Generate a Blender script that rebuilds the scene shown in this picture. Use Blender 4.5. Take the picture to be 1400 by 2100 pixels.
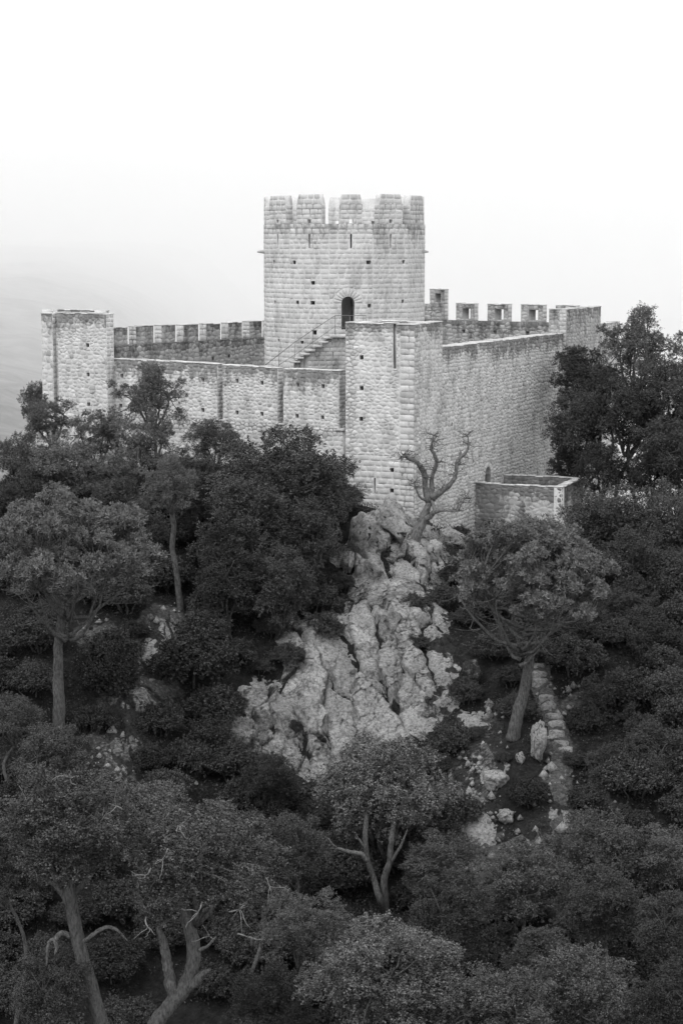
import bpy, math, random, time
import numpy as np
from mathutils import Vector, Matrix

T0 = time.time()
RND = random.Random(7)
NR = np.random.RandomState(7)
for o in list(bpy.data.objects):
    bpy.data.objects.remove(o)
SC = bpy.context.scene
COL = SC.collection

# ------------------------------------------------------------------ camera
F_PX, HORIZON, CXP, CYP = 4083.0, 500.0, 700.0, 1050.0
PITCH = math.atan((CYP - HORIZON) / F_PX)
cam_data = bpy.data.cameras.new("camera")
cam = bpy.data.objects.new("camera", cam_data)
COL.objects.link(cam)
cam_data.sensor_fit = 'VERTICAL'
cam_data.sensor_height = 36.0
cam_data.lens = 36.0 * F_PX / 2100.0
cam_data.clip_start = 0.5
cam_data.clip_end = 6000
cam.location = (0, 0, 0)
cam.rotation_euler = (math.pi / 2 - PITCH, 0, 0)
SC.camera = cam

# ------------------------------------------------------------------ world, sun, exposure
SUN_EL, SUN_AZ = math.radians(54), math.radians(216)      # azimuth clockwise from +Y (the view direction)
world = bpy.data.worlds.new("World")
SC.world = world
world.use_nodes = True
wn, wl = world.node_tree.nodes, world.node_tree.links
wn.clear()
w_out = wn.new("ShaderNodeOutputWorld")
w_bg = wn.new("ShaderNodeBackground")
w_sky = wn.new("ShaderNodeTexSky")
w_sky.sky_type = 'NISHITA'
w_sky.sun_disc = False
w_sky.sun_elevation = SUN_EL
w_sky.sun_rotation = SUN_AZ
w_sky.dust_density = 6.0
w_bw = wn.new("ShaderNodeRGBToBW")
w_mix = wn.new("ShaderNodeMix")
w_mix.data_type = 'RGBA'
w_mix.inputs[0].default_value = 0.9           # even overcast veil over the clear sky
w_mix.inputs[7].default_value = (15.6, 15.6, 15.6, 1)
w_bg.inputs[1].default_value = 0.1
wl.new(w_sky.outputs[0], w_bw.inputs[0])
wl.new(w_bw.outputs[0], w_mix.inputs[6])
wl.new(w_mix.outputs[2], w_bg.inputs[0])
wl.new(w_bg.outputs[0], w_out.inputs[0])

sun_data = bpy.data.lights.new("sun", 'SUN')
sun_data.energy = 1.5
sun_data.angle = math.radians(35)
sun_data.color = (1, 1, 1)
sun = bpy.data.objects.new("sun", sun_data)
COL.objects.link(sun)
sdir = Vector((math.sin(SUN_AZ) * math.cos(SUN_EL), math.cos(SUN_AZ) * math.cos(SUN_EL), math.sin(SUN_EL)))
sun.rotation_euler = sdir.to_track_quat('Z', 'Y').to_euler()
sun.location = (0, 100, 80)

SC.view_settings.view_transform = 'Standard'
SC.view_settings.look = 'None'
SC.view_settings.exposure = 0.0
SC.view_settings.gamma = 1.0
SC.view_settings.use_curve_mapping = False
SC.render.engine = 'CYCLES'
SC.cycles.use_denoising = True
SC.cycles.max_bounces = 24
SC.cycles.diffuse_bounces = 2
SC.cycles.glossy_bounces = 1
SC.cycles.transmission_bounces = 2
SC.cycles.volume_bounces = 24
SC.cycles.transparent_max_bounces = 4
SC.cycles.caustics_reflective = False
SC.cycles.caustics_refractive = False

# ------------------------------------------------------------------ helpers: rays, tags, meshes
CP, SP = math.cos(PITCH), math.sin(PITCH)
def ray(px, py):
    u, v = px - CXP, py - CYP
    return np.array([u, F_PX * CP - v * SP, -F_PX * SP - v * CP])
def P(px, py, d):
    """world point seen at photo pixel (px, py) standing d metres north of the camera"""
    r = ray(px, py)
    return r * (d / r[1])
def to_px(p):
    y, z = p[1] * CP - p[2] * SP, p[1] * SP + p[2] * CP
    return CXP + F_PX * p[0] / y, CYP - F_PX * z / y

def props(o, label=None, category=None, group=None, kind=None):
    if label: o["label"] = label
    if category: o["category"] = category
    if group: o["group"] = group
    if kind: o["kind"] = kind
    return o
def empty(name, loc, label=None, category=None, group=None):
    o = bpy.data.objects.new(name, None)
    COL.objects.link(o)
    o.location = loc
    o.empty_display_size = 0.3
    return props(o, label, category, group)
def link_mesh(name, me, parent=None, loc=None):
    o = bpy.data.objects.new(name, me)
    COL.objects.link(o)
    if parent is not None:
        o.parent = parent
        pl = parent.matrix_basis.translation if parent.parent is None else parent.parent.location + parent.location
    if loc is not None:
        o.location = loc
    return o
def np_mesh(name, V, F, mat, tone=None, smooth=False):
    """V (n,3); F list of index tuples or an (m,k) array; tone: one float per vertex"""
    me = bpy.data.meshes.new(name)
    V = np.asarray(V, dtype=np.float32)
    if isinstance(F, np.ndarray):
        m, k = F.shape
        li = F.astype(np.int32).ravel()
        ls = np.arange(0, m * k, k, dtype=np.int32)
    else:
        m = len(F)
        lens = np.fromiter((len(f) for f in F), dtype=np.int32, count=m)
        li = np.fromiter((i for f in F for i in f), dtype=np.int32, count=int(lens.sum()))
        ls = np.concatenate([[0], np.cumsum(lens)[:-1]]).astype(np.int32) if m else np.zeros(0, np.int32)
    me.vertices.add(len(V))
    me.vertices.foreach_set("co", V.ravel())
    me.loops.add(len(li))
    me.loops.foreach_set("vertex_index", li)
    me.polygons.add(m)
    me.polygons.foreach_set("loop_start", ls)
    if smooth:
        me.polygons.foreach_set("use_smooth", np.ones(m, dtype=bool))
    me.update(calc_edges=True)
    if tone is not None:
        a = me.attributes.new("tone", 'FLOAT', 'POINT')
        a.data.foreach_set("value", np.asarray(tone, dtype=np.float32))
    me.materials.append(mat)
    return me
class MB:
    """collects geometry of one mesh"""
    def __init__(s): s.v, s.f, s.t, s.n = [], [], [], 0
    def add(s, V, F, tone=0.5):
        V = np.asarray(V, dtype=float)
        s.v.append(V)
        s.f.extend([tuple(i + s.n for i in f) for f in F])
        s.t.append(np.full(len(V), tone) if np.isscalar(tone) else np.asarray(tone))
        s.n += len(V)
    def box(s, O, ax, ay, az, tone=0.5):
        O, ax, ay, az = map(np.asarray, (O, ax, ay, az))
        V = [O + i * ax + j * ay + k * az for k in (0, 1) for j in (0, 1) for i in (0, 1)]
        F = [(0, 2, 3, 1), (4, 5, 7, 6), (0, 1, 5, 4), (2, 6, 7, 3), (0, 4, 6, 2), (1, 3, 7, 5)]
        if np.dot(np.cross(ax, ay), az) < 0: F = [f[::-1] for f in F]
        s.add(V, F, tone)
    def tube(s, pts, rad, sides=6, tone=0.5, wob=0.0, seed=0):
        pts = np.asarray(pts, dtype=float)
        n = len(pts)
        rad = np.asarray(rad, dtype=float) if not np.isscalar(rad) else np.full(n, float(rad))
        tan = np.gradient(pts, axis=0)
        tan /= np.linalg.norm(tan, axis=1)[:, None] + 1e-9
        ref = np.array([0.31, 0.23, 0.92]) if abs(tan[0][2]) < 0.8 else np.array([0.95, 0.2, 0.1])
        a = np.cross(tan, ref); a /= np.linalg.norm(a, axis=1)[:, None] + 1e-9
        b = np.cross(tan, a)
        ang = np.arange(sides) * 2 * math.pi / sides
        R = rad[:, None] * np.ones((n, sides))
        if wob:
            rr = np.random.RandomState(seed + n)
            R = R * (1 + wob * (rr.rand(n, sides) - 0.5) * 2)
        V = pts[:, None, :] + R[:, :, None] * (a[:, None, :] * np.cos(ang)[None, :, None] + b[:, None, :] * np.sin(ang)[None, :, None])
        V = V.reshape(-1, 3)
        F = []
        for i in range(n - 1):
            for j in range(sides):
                k = (j + 1) % sides
                F.append((i * sides + j, i * sides + k, (i + 1) * sides + k, (i + 1) * sides + j))
        F.append(tuple(range(sides))[::-1])
        F.append(tuple((n - 1) * sides + j for j in range(sides)))
        s.add(V, F, tone)
    def mesh(s, name, mat, smooth=False, off=None):
        V = np.concatenate(s.v) if s.v else np.zeros((0, 3))
        if off is not None: V = V - np.asarray(off)
        return np_mesh(name, V, s.f, mat, np.concatenate(s.t) if s.t else None, smooth)
    def build(s, name, mat, parent=None, smooth=False, label=None, kind=None):
        off = parent_loc(parent)
        o = link_mesh(name, s.mesh(name, mat, smooth, off), parent)
        return props(o, label, None, None, kind)
def parent_loc(p):
    off = np.zeros(3)
    while p is not None:
        off = off + np.array(p.location)
        p = p.parent
    return off

# vectorised value noise
_perm = NR.permutation(4096)
_vals = NR.rand(4096)
def vnoise(x, y, z=0.0):
    x, y, z = np.broadcast_arrays(np.asarray(x, float), np.asarray(y, float), np.asarray(z, float))
    xi, yi, zi = np.floor(x).astype(int), np.floor(y).astype(int), np.floor(z).astype(int)
    fx, fy, fz = x - xi, y - yi, z - zi
    fx, fy, fz = fx * fx * (3 - 2 * fx), fy * fy * (3 - 2 * fy), fz * fz * (3 - 2 * fz)
    def h(a, b, c): return _vals[_perm[(_perm[(_perm[a & 4095] + b) & 4095] + c) & 4095]]
    r = 0
    for dx in (0, 1):
        for dy in (0, 1):
            for dz in (0, 1):
                r = r + h(xi + dx, yi + dy, zi + dz) * (fx if dx else 1 - fx) * (fy if dy else 1 - fy) * (fz if dz else 1 - fz)
    return r
def fbm(x, y, z=0.0, octv=4):
    r, a, t = 0, 1.0, 0
    for i in range(octv):
        r = r + a * vnoise(x * 2 ** i + 17 * i, y * 2 ** i + 5 * i, np.asarray(z) * 2 ** i + 3 * i)
        t += a; a *= 0.5
    return r / t

# ------------------------------------------------------------------ materials (all neutral greys: the place is seen in monochrome)
def new_mat(name):
    m = bpy.data.materials.new(name)
    m.use_nodes = True
    nt = m.node_tree
    nt.nodes.clear()
    out = nt.nodes.new("ShaderNodeOutputMaterial")
    b = nt.nodes.new("ShaderNodeBsdfPrincipled")
    nt.links.new(b.outputs[0], out.inputs[0])
    b.inputs["Specular IOR Level"].default_value = 0.15
    return m, nt, b
def N(nt, typ, **kw):
    n = nt.nodes.new(typ)
    for k, v in kw.items(): setattr(n, k, v)
    return n
def mathn(nt, op, a, b=None, clamp=False):
    n = N(nt, "ShaderNodeMath", operation=op, use_clamp=clamp)
    for i, x in enumerate((a, b)):
        if x is None: continue
        if isinstance(x, (int, float)): n.inputs[i].default_value = x
        else: nt.links.new(x, n.inputs[i])
    return n.outputs[0]
def noise(nt, scale, detail=4, rough=0.6, vec=None, sc=None):
    n = N(nt, "ShaderNodeTexNoise")
    n.inputs["Scale"].default_value = scale
    n.inputs["Detail"].default_value = detail
    n.inputs["Roughness"].default_value = rough
    g = vec
    if g is None:
        g = N(nt, "ShaderNodeNewGeometry").outputs["Position"]
    if sc is not None:
        mp = N(nt, "ShaderNodeMapping")
        mp.inputs["Scale"].default_value = sc
        nt.links.new(g, mp.inputs[0]); g = mp.outputs[0]
    nt.links.new(g, n.inputs["Vector"])
    return n.outputs[0]
def ramp(nt, fac, stops):
    r = N(nt, "ShaderNodeValToRGB")
    while len(r.color_ramp.elements) < len(stops): r.color_ramp.elements.new(0.5)
    for e, (p, v) in zip(r.color_ramp.elements, stops):
        e.position = p; e.color = (v, v, v, 1)
    nt.links.new(fac, r.inputs[0])
    return r.outputs[0]
def bump(nt, b, height, strength, dist):
    n = N(nt, "ShaderNodeBump")
    n.inputs["Strength"].default_value = strength
    n.inputs["Distance"].default_value = dist
    nt.links.new(height, n.inputs["Height"])
    nt.links.new(n.outputs[0], b.inputs["Normal"])
def attr(nt, name="tone"):
    return N(nt, "ShaderNodeAttribute", attribute_name=name).outputs["Fac"]

def masonry_mat(name, base, spread, stain=0.35):
    m, nt, b = new_mat(name)
    code = attr(nt)                                           # tone + 2 * weathering step (0..10)
    t = mathn(nt, 'MODULO', code, 2.0)                        # 0.5 = typical stone
    wx = mathn(nt, 'MULTIPLY', mathn(nt, 'FLOOR', mathn(nt, 'MULTIPLY', code, 0.5)), 0.1)
    wmask = ramp(nt, mathn(nt, 'ADD', noise(nt, 1.7, 6, 0.7, sc=(1.5, 1.5, 0.7)), mathn(nt, 'MULTIPLY', wx, 0.42)), [(0.62, 0.0), (0.80, 1.0)])
    wmul = mathn(nt, 'SUBTRACT', 1.0, mathn(nt, 'MULTIPLY', wmask, 0.58))
    v = mathn(nt, 'ADD', mathn(nt, 'MULTIPLY', t, spread * 2), base - spread)
    grain = ramp(nt, noise(nt, 14, 5, 0.7), [(0.25, 0.78), (0.75, 1.16)])
    v = mathn(nt, 'MULTIPLY', v, grain)
    pit = ramp(nt, noise(nt, 45, 3, 0.6), [(0.3, 0.72), (0.5, 1.0)])
    v = mathn(nt, 'MULTIPLY', v, pit)
    streak = ramp(nt, noise(nt, 1.0, 5, 0.65, sc=(1.3, 1.3, 0.45)), [(0.34, 1 - stain), (0.5, 1.0), (0.7, 1.12)])
    v = mathn(nt, 'MULTIPLY', v, streak)
    v = mathn(nt, 'MULTIPLY', v, wmul)
    nt.links.new(v, b.inputs["Base Color"])
    b.inputs["Roughness"].default_value = 0.95
    bump(nt, b, noise(nt, 22, 6, 0.7), 0.4, 0.03)
    return m
M = {}
M['ashlar'] = masonry_mat("granite_blocks", 0.52, 0.10, 0.28)
M['rubble'] = masonry_mat("rubble_stone", 0.55, 0.19, 0.26)
M['dark_rubble'] = masonry_mat("shaded_weathered_rubble", 0.43, 0.14, 0.5)  # streaked rubble, darkened to carry the shade of back walls and stair
M['mortar'] = masonry_mat("lime_mortar", 0.60, 0.08, 0.28)
M['dark_mortar'] = masonry_mat("shaded_weathered_mortar", 0.34, 0.1, 0.4)  # mortar darkened too, shade of those walls put into its colour
M['cap'] = masonry_mat("mortar_capping", 0.62, 0.12, 0.35)
M['stained'] = masonry_mat("blackened_stone", 0.50, 0.16, 0.5)
M['stained_mortar'] = masonry_mat("blackened_mortar", 0.50, 0.1, 0.5)

def rock_mat():
    m, nt, b = new_mat("lichened_rock")
    t = attr(nt)                                             # crack depth / hollow map: 0 crack bottom (soil and moss), 1 open face
    big = ramp(nt, noise(nt, 0.55, 5, 0.6), [(0.3, 0.20), (0.55, 0.34), (0.75, 0.46)])
    lich = ramp(nt, noise(nt, 7, 6, 0.75), [(0.36, 0.42), (0.48, 0.95), (0.62, 1.35)])
    v = mathn(nt, 'MULTIPLY', big, lich)
    spots = ramp(nt, noise(nt, 26, 4, 0.7), [(0.36, 0.5), (0.46, 1.0)])
    v = mathn(nt, 'MULTIPLY', v, spots)
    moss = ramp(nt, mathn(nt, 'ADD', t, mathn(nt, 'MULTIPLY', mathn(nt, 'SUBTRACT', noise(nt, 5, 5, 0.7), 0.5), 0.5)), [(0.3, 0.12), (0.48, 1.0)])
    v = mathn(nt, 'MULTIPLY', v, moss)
    nt.links.new(v, b.inputs["Base Color"])
    b.inputs["Roughness"].default_value = 0.95
    bump(nt, b, mathn(nt, 'ADD', noise(nt, 9, 8, 0.75), mathn(nt, 'MULTIPLY', noise(nt, 35, 5, 0.7), 0.5)), 1.0, 0.12)
    return m
M['rock'] = rock_mat()

def soil_mat():
    m, nt, b = new_mat("soil_and_litter")
    t = attr(nt)                                             # 1 = bare trodden earth and scree
    veg = ramp(nt, noise(nt, 3.5, 7, 0.75), [(0.35, 0.008), (0.6, 0.03), (0.75, 0.08)])
    bare = ramp(nt, noise(nt, 6, 7, 0.75), [(0.3, 0.03), (0.5, 0.09), (0.72, 0.22)])
    mixn = N(nt, "ShaderNodeMix", data_type='RGBA')
    nt.links.new(ramp(nt, mathn(nt, 'ADD', t, mathn(nt, 'MULTIPLY', mathn(nt, 'SUBTRACT', noise(nt, 2, 5, 0.7), 0.5), 0.9)), [(0.4, 0.0), (0.62, 1.0)]), mixn.inputs[0])
    nt.links.new(veg, mixn.inputs[6]); nt.links.new(bare, mixn.inputs[7])
    nt.links.new(mixn.outputs[2], b.inputs["Base Color"])
    b.inputs["Roughness"].default_value = 1.0
    bump(nt, b, noise(nt, 7, 8, 0.75), 1.0, 0.2)
    return m
M['soil'] = soil_mat()

def leaf_mat(name, lo, hi, obj_var=0.5):
    m, nt, b = new_mat(name)
    t = attr(nt)
    v = mathn(nt, 'ADD', mathn(nt, 'MULTIPLY', t, hi - lo), lo)
    oi = N(nt, "ShaderNodeObjectInfo").outputs["Random"]
    v = mathn(nt, 'MULTIPLY', v, mathn(nt, 'ADD', mathn(nt, 'MULTIPLY', oi, obj_var), 1 - obj_var / 2))
    nt.links.new(v, b.inputs["Base Color"])
    b.inputs["Roughness"].default_value = 0.55
    b.inputs["Specular IOR Level"].default_value = 0.25
    return m
M['leaf'] = leaf_mat("oak_leaves", 0.006, 0.135, 0.8)
M['leaf_pale'] = leaf_mat("pale_oak_leaves", 0.015, 0.175, 0.2)
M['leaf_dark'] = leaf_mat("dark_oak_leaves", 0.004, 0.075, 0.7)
M['needle'] = leaf_mat("pine_needles", 0.06, 0.21, 0.1)
M['scrub'] = leaf_mat("scrub_leaves", 0.008, 0.06)  # kept very dark so the gaps between crowns read as shade

def bark_mat(name, base):
    m, nt, b = new_mat(name)
    t = attr(nt)
    n1 = ramp(nt, noise(nt, 9, 6, 0.7, sc=(1.5, 1.5, 0.5)), [(0.35, 0.35), (0.6, 1.15)])
    v = mathn(nt, 'MULTIPLY', n1, mathn(nt, 'MULTIPLY', mathn(nt, 'ADD', t, 0.5), base))
    nt.links.new(v, b.inputs["Base Color"])
    b.inputs["Roughness"].default_value = 0.95
    bump(nt, b, noise(nt, 14, 5, 0.7, sc=(1.5, 1.5, 0.5)), 1.0, 0.08)
    return m
M['bark'] = bark_mat("cork_oak_bark", 0.11)
M['pine_bark'] = bark_mat("pine_bark", 0.12)
M['dead'] = bark_mat("weathered_dead_wood", 0.15)

def flat_mat(name, v, rough=0.7, metal=0.0):
    m, nt, b = new_mat(name)
    nt.links.new(ramp(nt, noise(nt, 20, 4), [(0.3, v * 0.8), (0.7, v * 1.15)]), b.inputs["Base Color"])
    b.inputs["Roughness"].default_value = rough
    b.inputs["Metallic"].default_value = metal
    return m
M['steel'] = flat_mat("galvanised_rail", 0.16, 0.5, 0.3)
M['floor'] = flat_mat("courtyard_earth", 0.2)

def forest_mat():
    m, nt, b = new_mat("far_forest")
    nt.links.new(ramp(nt, noise(nt, 0.09, 8, 0.7), [(0.38, 0.01), (0.62, 0.16)]), b.inputs["Base Color"])
    b.inputs["Roughness"].default_value = 1.0
    return m
M['forest'] = forest_mat()
MISTD = 0.0030
def mist_mat():
    m = bpy.data.materials.new("mist")
    m.use_nodes = True
    nt = m.node_tree; nt.nodes.clear()
    out = nt.nodes.new("ShaderNodeOutputMaterial")
    v = nt.nodes.new("ShaderNodeVolumePrincipled")
    v.inputs["Color"].default_value = (1, 1, 1, 1)
    v.inputs["Density"].default_value = MISTD
    v.inputs["Anisotropy"].default_value = 0.0
    nt.links.new(v.outputs[0], out.inputs["Volume"])
    return m

# ------------------------------------------------------------------ terrain: control points -> thin-plate surface
CTRL = []
for px, py, d in [
    (850, 1066, 117.5), (790, 1062, 116.5), (720, 1090, 114.5), (760, 1200, 110.5), (850, 1200, 110.5), (680, 1215, 109.5),
    (600, 1300, 104.5), (700, 1290, 105.2), (800, 1290, 105.2), (900, 1275, 105.0), (945, 1300, 105.0),
    (560, 1420, 101.5), (520, 1500, 99.0), (650, 1580, 97.8), (760, 1560, 97.8), (880, 1480, 98.5), (925, 1440, 99.5), (450, 1540, 96.5),
    (1045, 1522, 94.0), (1100, 1370, 100.0), (1140, 1500, 94.5), (1155, 1620, 91.0), (1165, 1680, 89.5), (1000, 1750, 88.0), (950, 1600, 93.5),
    (980, 1400, 100.5), (370, 1250, 104.0), (300, 1420, 97.5), (250, 1530, 93.5), (120, 1490, 94.0), (0, 1360, 98.5), (400, 1600, 93.0),
    (200, 1130, 111.0), (0, 1130, 111.0), (450, 1230, 107.0), (1250, 1480, 96.0), (1380, 1340, 101.0), (1330, 1620, 91.0),
    (900, 1140, 115.5), (960, 1150, 118.0), (1000, 1240, 110.0), (1200, 1150, 114.0), (1350, 1120, 116.0),
    (700, 1800, 86.0), (700, 1950, 80.0), (1100, 1900, 84.0), (300, 1800, 86.0)]:
    CTRL.append(P(px, py, d))
CTRL += [np.array(p, float) for p in [
    (0, 140, -16.5), (-10, 140, -16.5), (12, 140, -18.8), (-18, 130.5, -15.6), (-9, 124, -15.4), (-3, 119.5, -15.2), (-26, 132, -17.5), (-42, 130, -27),
    (7, 121.5, -18.4), (12.5, 122.5, -19.3), (16, 124, -19.6), (18, 136, -19.4), (26, 140, -20), (40, 135, -26), (0, 168, -24), (-30, 165, -34), (30, 168, -32),
    (-18, 66, -32.5), (0, 66, -33), (18, 66, -33.5), (-40, 95, -30), (40, 95, -30), (-40, 60, -35), (40, 60, -36), (0, 40, -37), (-30, 40, -38), (30, 40, -38)]]
CTRL = np.array(CTRL)
def _tps_fit(C):
    n = len(C)
    d = np.hypot(C[:, None, 0] - C[None, :, 0], C[:, None, 1] - C[None, :, 1])
    K = np.where(d > 0, d * d * np.log(d + 1e-9), 0) + np.eye(n) * 8.0
    Q = np.c_[np.ones(n), C[:, 0], C[:, 1]]
    A = np.zeros((n + 3, n + 3)); A[:n, :n] = K; A[:n, n:] = Q; A[n:, :n] = Q.T
    return np.linalg.solve(A, np.r_[C[:, 2], np.zeros(3)])
_W = _tps_fit(CTRL)
def tz0(X, Y):
    X, Y = np.asarray(X, float), np.asarray(Y, float)
    sh = X.shape; X, Y = X.ravel(), Y.ravel()
    d = np.hypot(X[:, None] - CTRL[None, :, 0], Y[:, None] - CTRL[None, :, 1])
    r = (np.where(d > 0, d * d * np.log(d + 1e-9), 0)) @ _W[:-3] + _W[-3] + _W[-2] * X + _W[-1] * Y
    return r.reshape(sh)
def tz(X, Y):
    return tz0(X, Y) + (fbm(np.asarray(X) * 0.5, np.asarray(Y) * 0.5, 3.0, 5) - 0.5) * 0.9
def on_ground(px, py, lift=0.0):
    """where the sight line of a photo pixel meets the terrain"""
    r = ray(px, py); r = r / r[1]
    ds = np.arange(58, 150, 0.25)
    z = tz(r[0] * ds, ds)
    below = np.nonzero(r[2] * ds < z + lift)[0]
    d = ds[below[0]] if len(below) else 100.0
    return np.array([r[0] * d, d, float(tz(r[0] * d, d))])

gx = np.arange(-46, 46.01, 0.36); gy = np.arange(38, 172.01, 0.36)
GX, GY = np.meshgrid(gx, gy)
GZ = tz0(GX, GY) + (fbm(GX * 0.5, GY * 0.5, 3.0, 5) - 0.5) * 0.9
GZn = GZ + (fbm(GX * 2.2, GY * 2.2, 9.0, 3) - 0.5) * 0.25
bare = np.zeros(GX.shape)
BARE = [(330, 1280, 1.7), (308, 1350, 1.3), (318, 1385, 1.4), (265, 1440, 1.6), (240, 1530, 1.4), (240, 1600, 1.5), (195, 1310, 1.3), (400, 1580, 1.0), (150, 1600, 1.0), (1190, 1440, .9), (960, 1540, 1.2), (1230, 1650, .8),
        (1110, 1400, .9), (1130, 1460, .9), (1145, 1530, .9), (1150, 1600, 1.0), (1160, 1680, 1.3), (1080, 1740, 1.3), (1000, 1760, 1.4), (960, 1800, 1.2),
        (985, 1480, .9), (990, 1540, 1.0), (980, 1600, 1.1), (960, 1660, 1.3), (1000, 1700, 1.2), (1160, 1880, 1.3)]
for px, py, r in BARE:
    g = on_ground(px, py)
    bare = np.maximum(bare, np.exp(-((GX - g[0]) ** 2 + (GY - g[1]) ** 2) / (r * r)))
bare *= np.clip(fbm(GX * 1.1, GY * 1.1, 8, 4) * 3.2 - .7, 0, 1.15)
def grid_faces(nx, ny):
    i = np.arange(nx - 1)[None, :] + np.arange(ny - 1)[:, None] * nx
    i = i.ravel()
    return np.c_[i, i + 1, i + nx + 1, i + nx]
me = np_mesh("ground", np.c_[GX.ravel(), GY.ravel(), GZn.ravel()], grid_faces(len(gx), len(gy)), M['soil'], bare.ravel(), True)
props(link_mesh("ground", me), kind="structure")

# the valley and the forested hillside beyond, all one sheet to the horizon
fx = np.concatenate([np.linspace(-2200, -420, 30), np.arange(-400, 401, 9), np.linspace(420, 2200, 30)])
fy = np.concatenate([np.linspace(-300, 30, 12), np.arange(38, 700, 9), np.linspace(720, 3000, 40)])
FX, FY = np.meshgrid(fx, fy)
hill_r = np.hypot(FX, (FY - 110) * 0.8)
base = -24 - np.clip(hill_r - 45, 0, 200) * 0.45
side = 1 / (1 + np.exp((FX + 0.055 * FY) / (4 + .022 * np.clip(FY, 0, 900))))            # the far slope stands on the left
slope = -112 + (112 + np.interp(FY, [178, 250, 450, 580, 800, 1180, 1500], [-34, -25, -24, -17, -11, -3, 0])) * side
FZ = np.maximum(np.maximum(base, -115), slope)
FZ += (fbm(FX * 0.01, FY * 0.01, 1.0, 3) - 0.5) * 9 * np.clip((hill_r - 60) / 100, 0, 1)
FZ += (fbm(FX * 0.07, FY * 0.07, 2.0, 3) - 0.5) * 6 * np.clip((hill_r - 60) / 100, 0, 1)
inner = (np.abs(FX) < 44) & (FY > 38) & (FY < 170)
FZ = np.where(inner, np.minimum(FZ, -60), FZ)
near_edge = (np.abs(FX) < 60) & (FY > 20) & (FY < 190) & ~inner
FZ = np.where(near_edge, np.minimum(FZ, -36), FZ)
me = np_mesh("far_hills", np.c_[FX.ravel(), FY.ravel(), FZ.ravel()], grid_faces(len(fx), len(fy)), M['forest'], None, True)
props(link_mesh("hills", me), kind="structure")

# the bank of mist that fills the valley behind the castle
mb = MB()
mb.box((-1500, 178, -160), (3000, 0, 0), (0, 1500, 0), (0, 0, 230))
o = link_mesh("mist_bank", mb.mesh("mist_bank", mist_mat()))
props(o, "pale bank of mist filling the valley behind the castle", None, None, "stuff")

# ------------------------------------------------------------------ masonry
def clip_poly(poly, a, b, c):
    out = []
    n = len(poly)
    for i in range(n):
        p, q = poly[i], poly[(i + 1) % n]
        dp, dq = a * p[0] + b * p[1] - c, a * q[0] + b * q[1] - c
        if dp <= 0: out.append(p)
        if (dp < 0 < dq) or (dq < 0 < dp):
            t = dp / (dp - dq)
            out.append((p[0] + t * (q[0] - p[0]), p[1] + t * (q[1] - p[1])))
    return out
def area(poly):
    return 0.5 * abs(sum(poly[i - 1][0] * poly[i][1] - poly[i][0] * poly[i - 1][1] for i in range(len(poly))))
def cen(poly):
    return sum(p[0] for p in poly) / len(poly), sum(p[1] for p in poly) / len(poly)

def cells_rubble(x0, x1, y0, y1, sw, sh, rng):
    """irregular fieldstone cells: power-free Voronoi of jittered courses, stretched along the courses"""
    k = sw / sh * 1.05
    seeds = []
    y = y0 + sh * 0.4
    while y < y1 + sh * 0.3:
        hgt = sh * rng.uniform(0.7, 1.3)
        x = x0 - rng.random() * sw
        while x < x1 + sw * 0.5:
            w = sw * rng.choice((0.4, 0.5, 0.75, 1.0, 1.0, 1.35, 1.7))
            seeds.append(((x + w / 2) / k, y + rng.uniform(-0.36, 0.36) * hgt))
            x += w
        y += hgt
    cell = sh * 1.6
    H = {}
    for i, s in enumerate(seeds):
        H.setdefault((int(s[0] // cell), int(s[1] // cell)), []).append(i)
    out = []
    R = sh * 1.5
    for i, s in enumerate(seeds):
        poly = [(max(s[0] - R, x0 / k), max(s[1] - R, y0)), (min(s[0] + R, x1 / k), max(s[1] - R, y0)),
                (min(s[0] + R, x1 / k), min(s[1] + R, y1)), (max(s[0] - R, x0 / k), min(s[1] + R, y1))]
        if poly[0][0] >= poly[1][0] or poly[0][1] >= poly[2][1]: continue
        ci, cj = int(s[0] // cell), int(s[1] // cell)
        for a in range(ci - 1, ci + 2):
            for b in range(cj - 1, cj + 2):
                for j in H.get((a, b), ()):
                    if j == i: continue
                    q = seeds[j]
                    nx, ny = q[0] - s[0], q[1] - s[1]
                    if nx * nx + ny * ny > 4 * R * R: continue
                    c = (q[0] ** 2 + q[1] ** 2 - s[0] ** 2 - s[1] ** 2) / 2
                    poly = clip_poly(poly, nx, ny, c)
                    if len(poly) < 3: break
                if len(poly) < 3: break
            if len(poly) < 3: break
        if len(poly) >= 3:
            poly = [(p[0] * k, p[1]) for p in poly]
            if area(poly) > 0.15 * sw * sh * 0.5: out.append(poly)
    return out
def cells_coursed(x0, x1, y0, y1, sw, sh, rng, quoin=False):
    out = []
    n = max(1, round((y1 - y0) / sh))
    ys = [y0 + (y1 - y0) * i / n + (rng.uniform(-0.12, 0.12) * sh if 0 < i < n else 0) for i in range(n + 1)]
    for r in range(n):
        x = x0
        a, b = ys[r], ys[r + 1]
        first = True
        while x < x1 - 1e-6:
            w = sw * rng.uniform(0.55, 1.35)
            if quoin: w = (x1 - x0) * ((0.62, 0.38) if r % 2 else (1.0, 1.0))[0 if first else 1]
            first = False
            e = min(x + w, x1)
            if x1 - e < sw * 0.4: e = x1
            j = lambda: rng.uniform(-0.04, 0.04) * sh
            out.append([(x + j(), a + j()), (e + j(), a + j()), (e + j(), b + j()), (x + j(), b + j())])
            x = e
    return out
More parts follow.
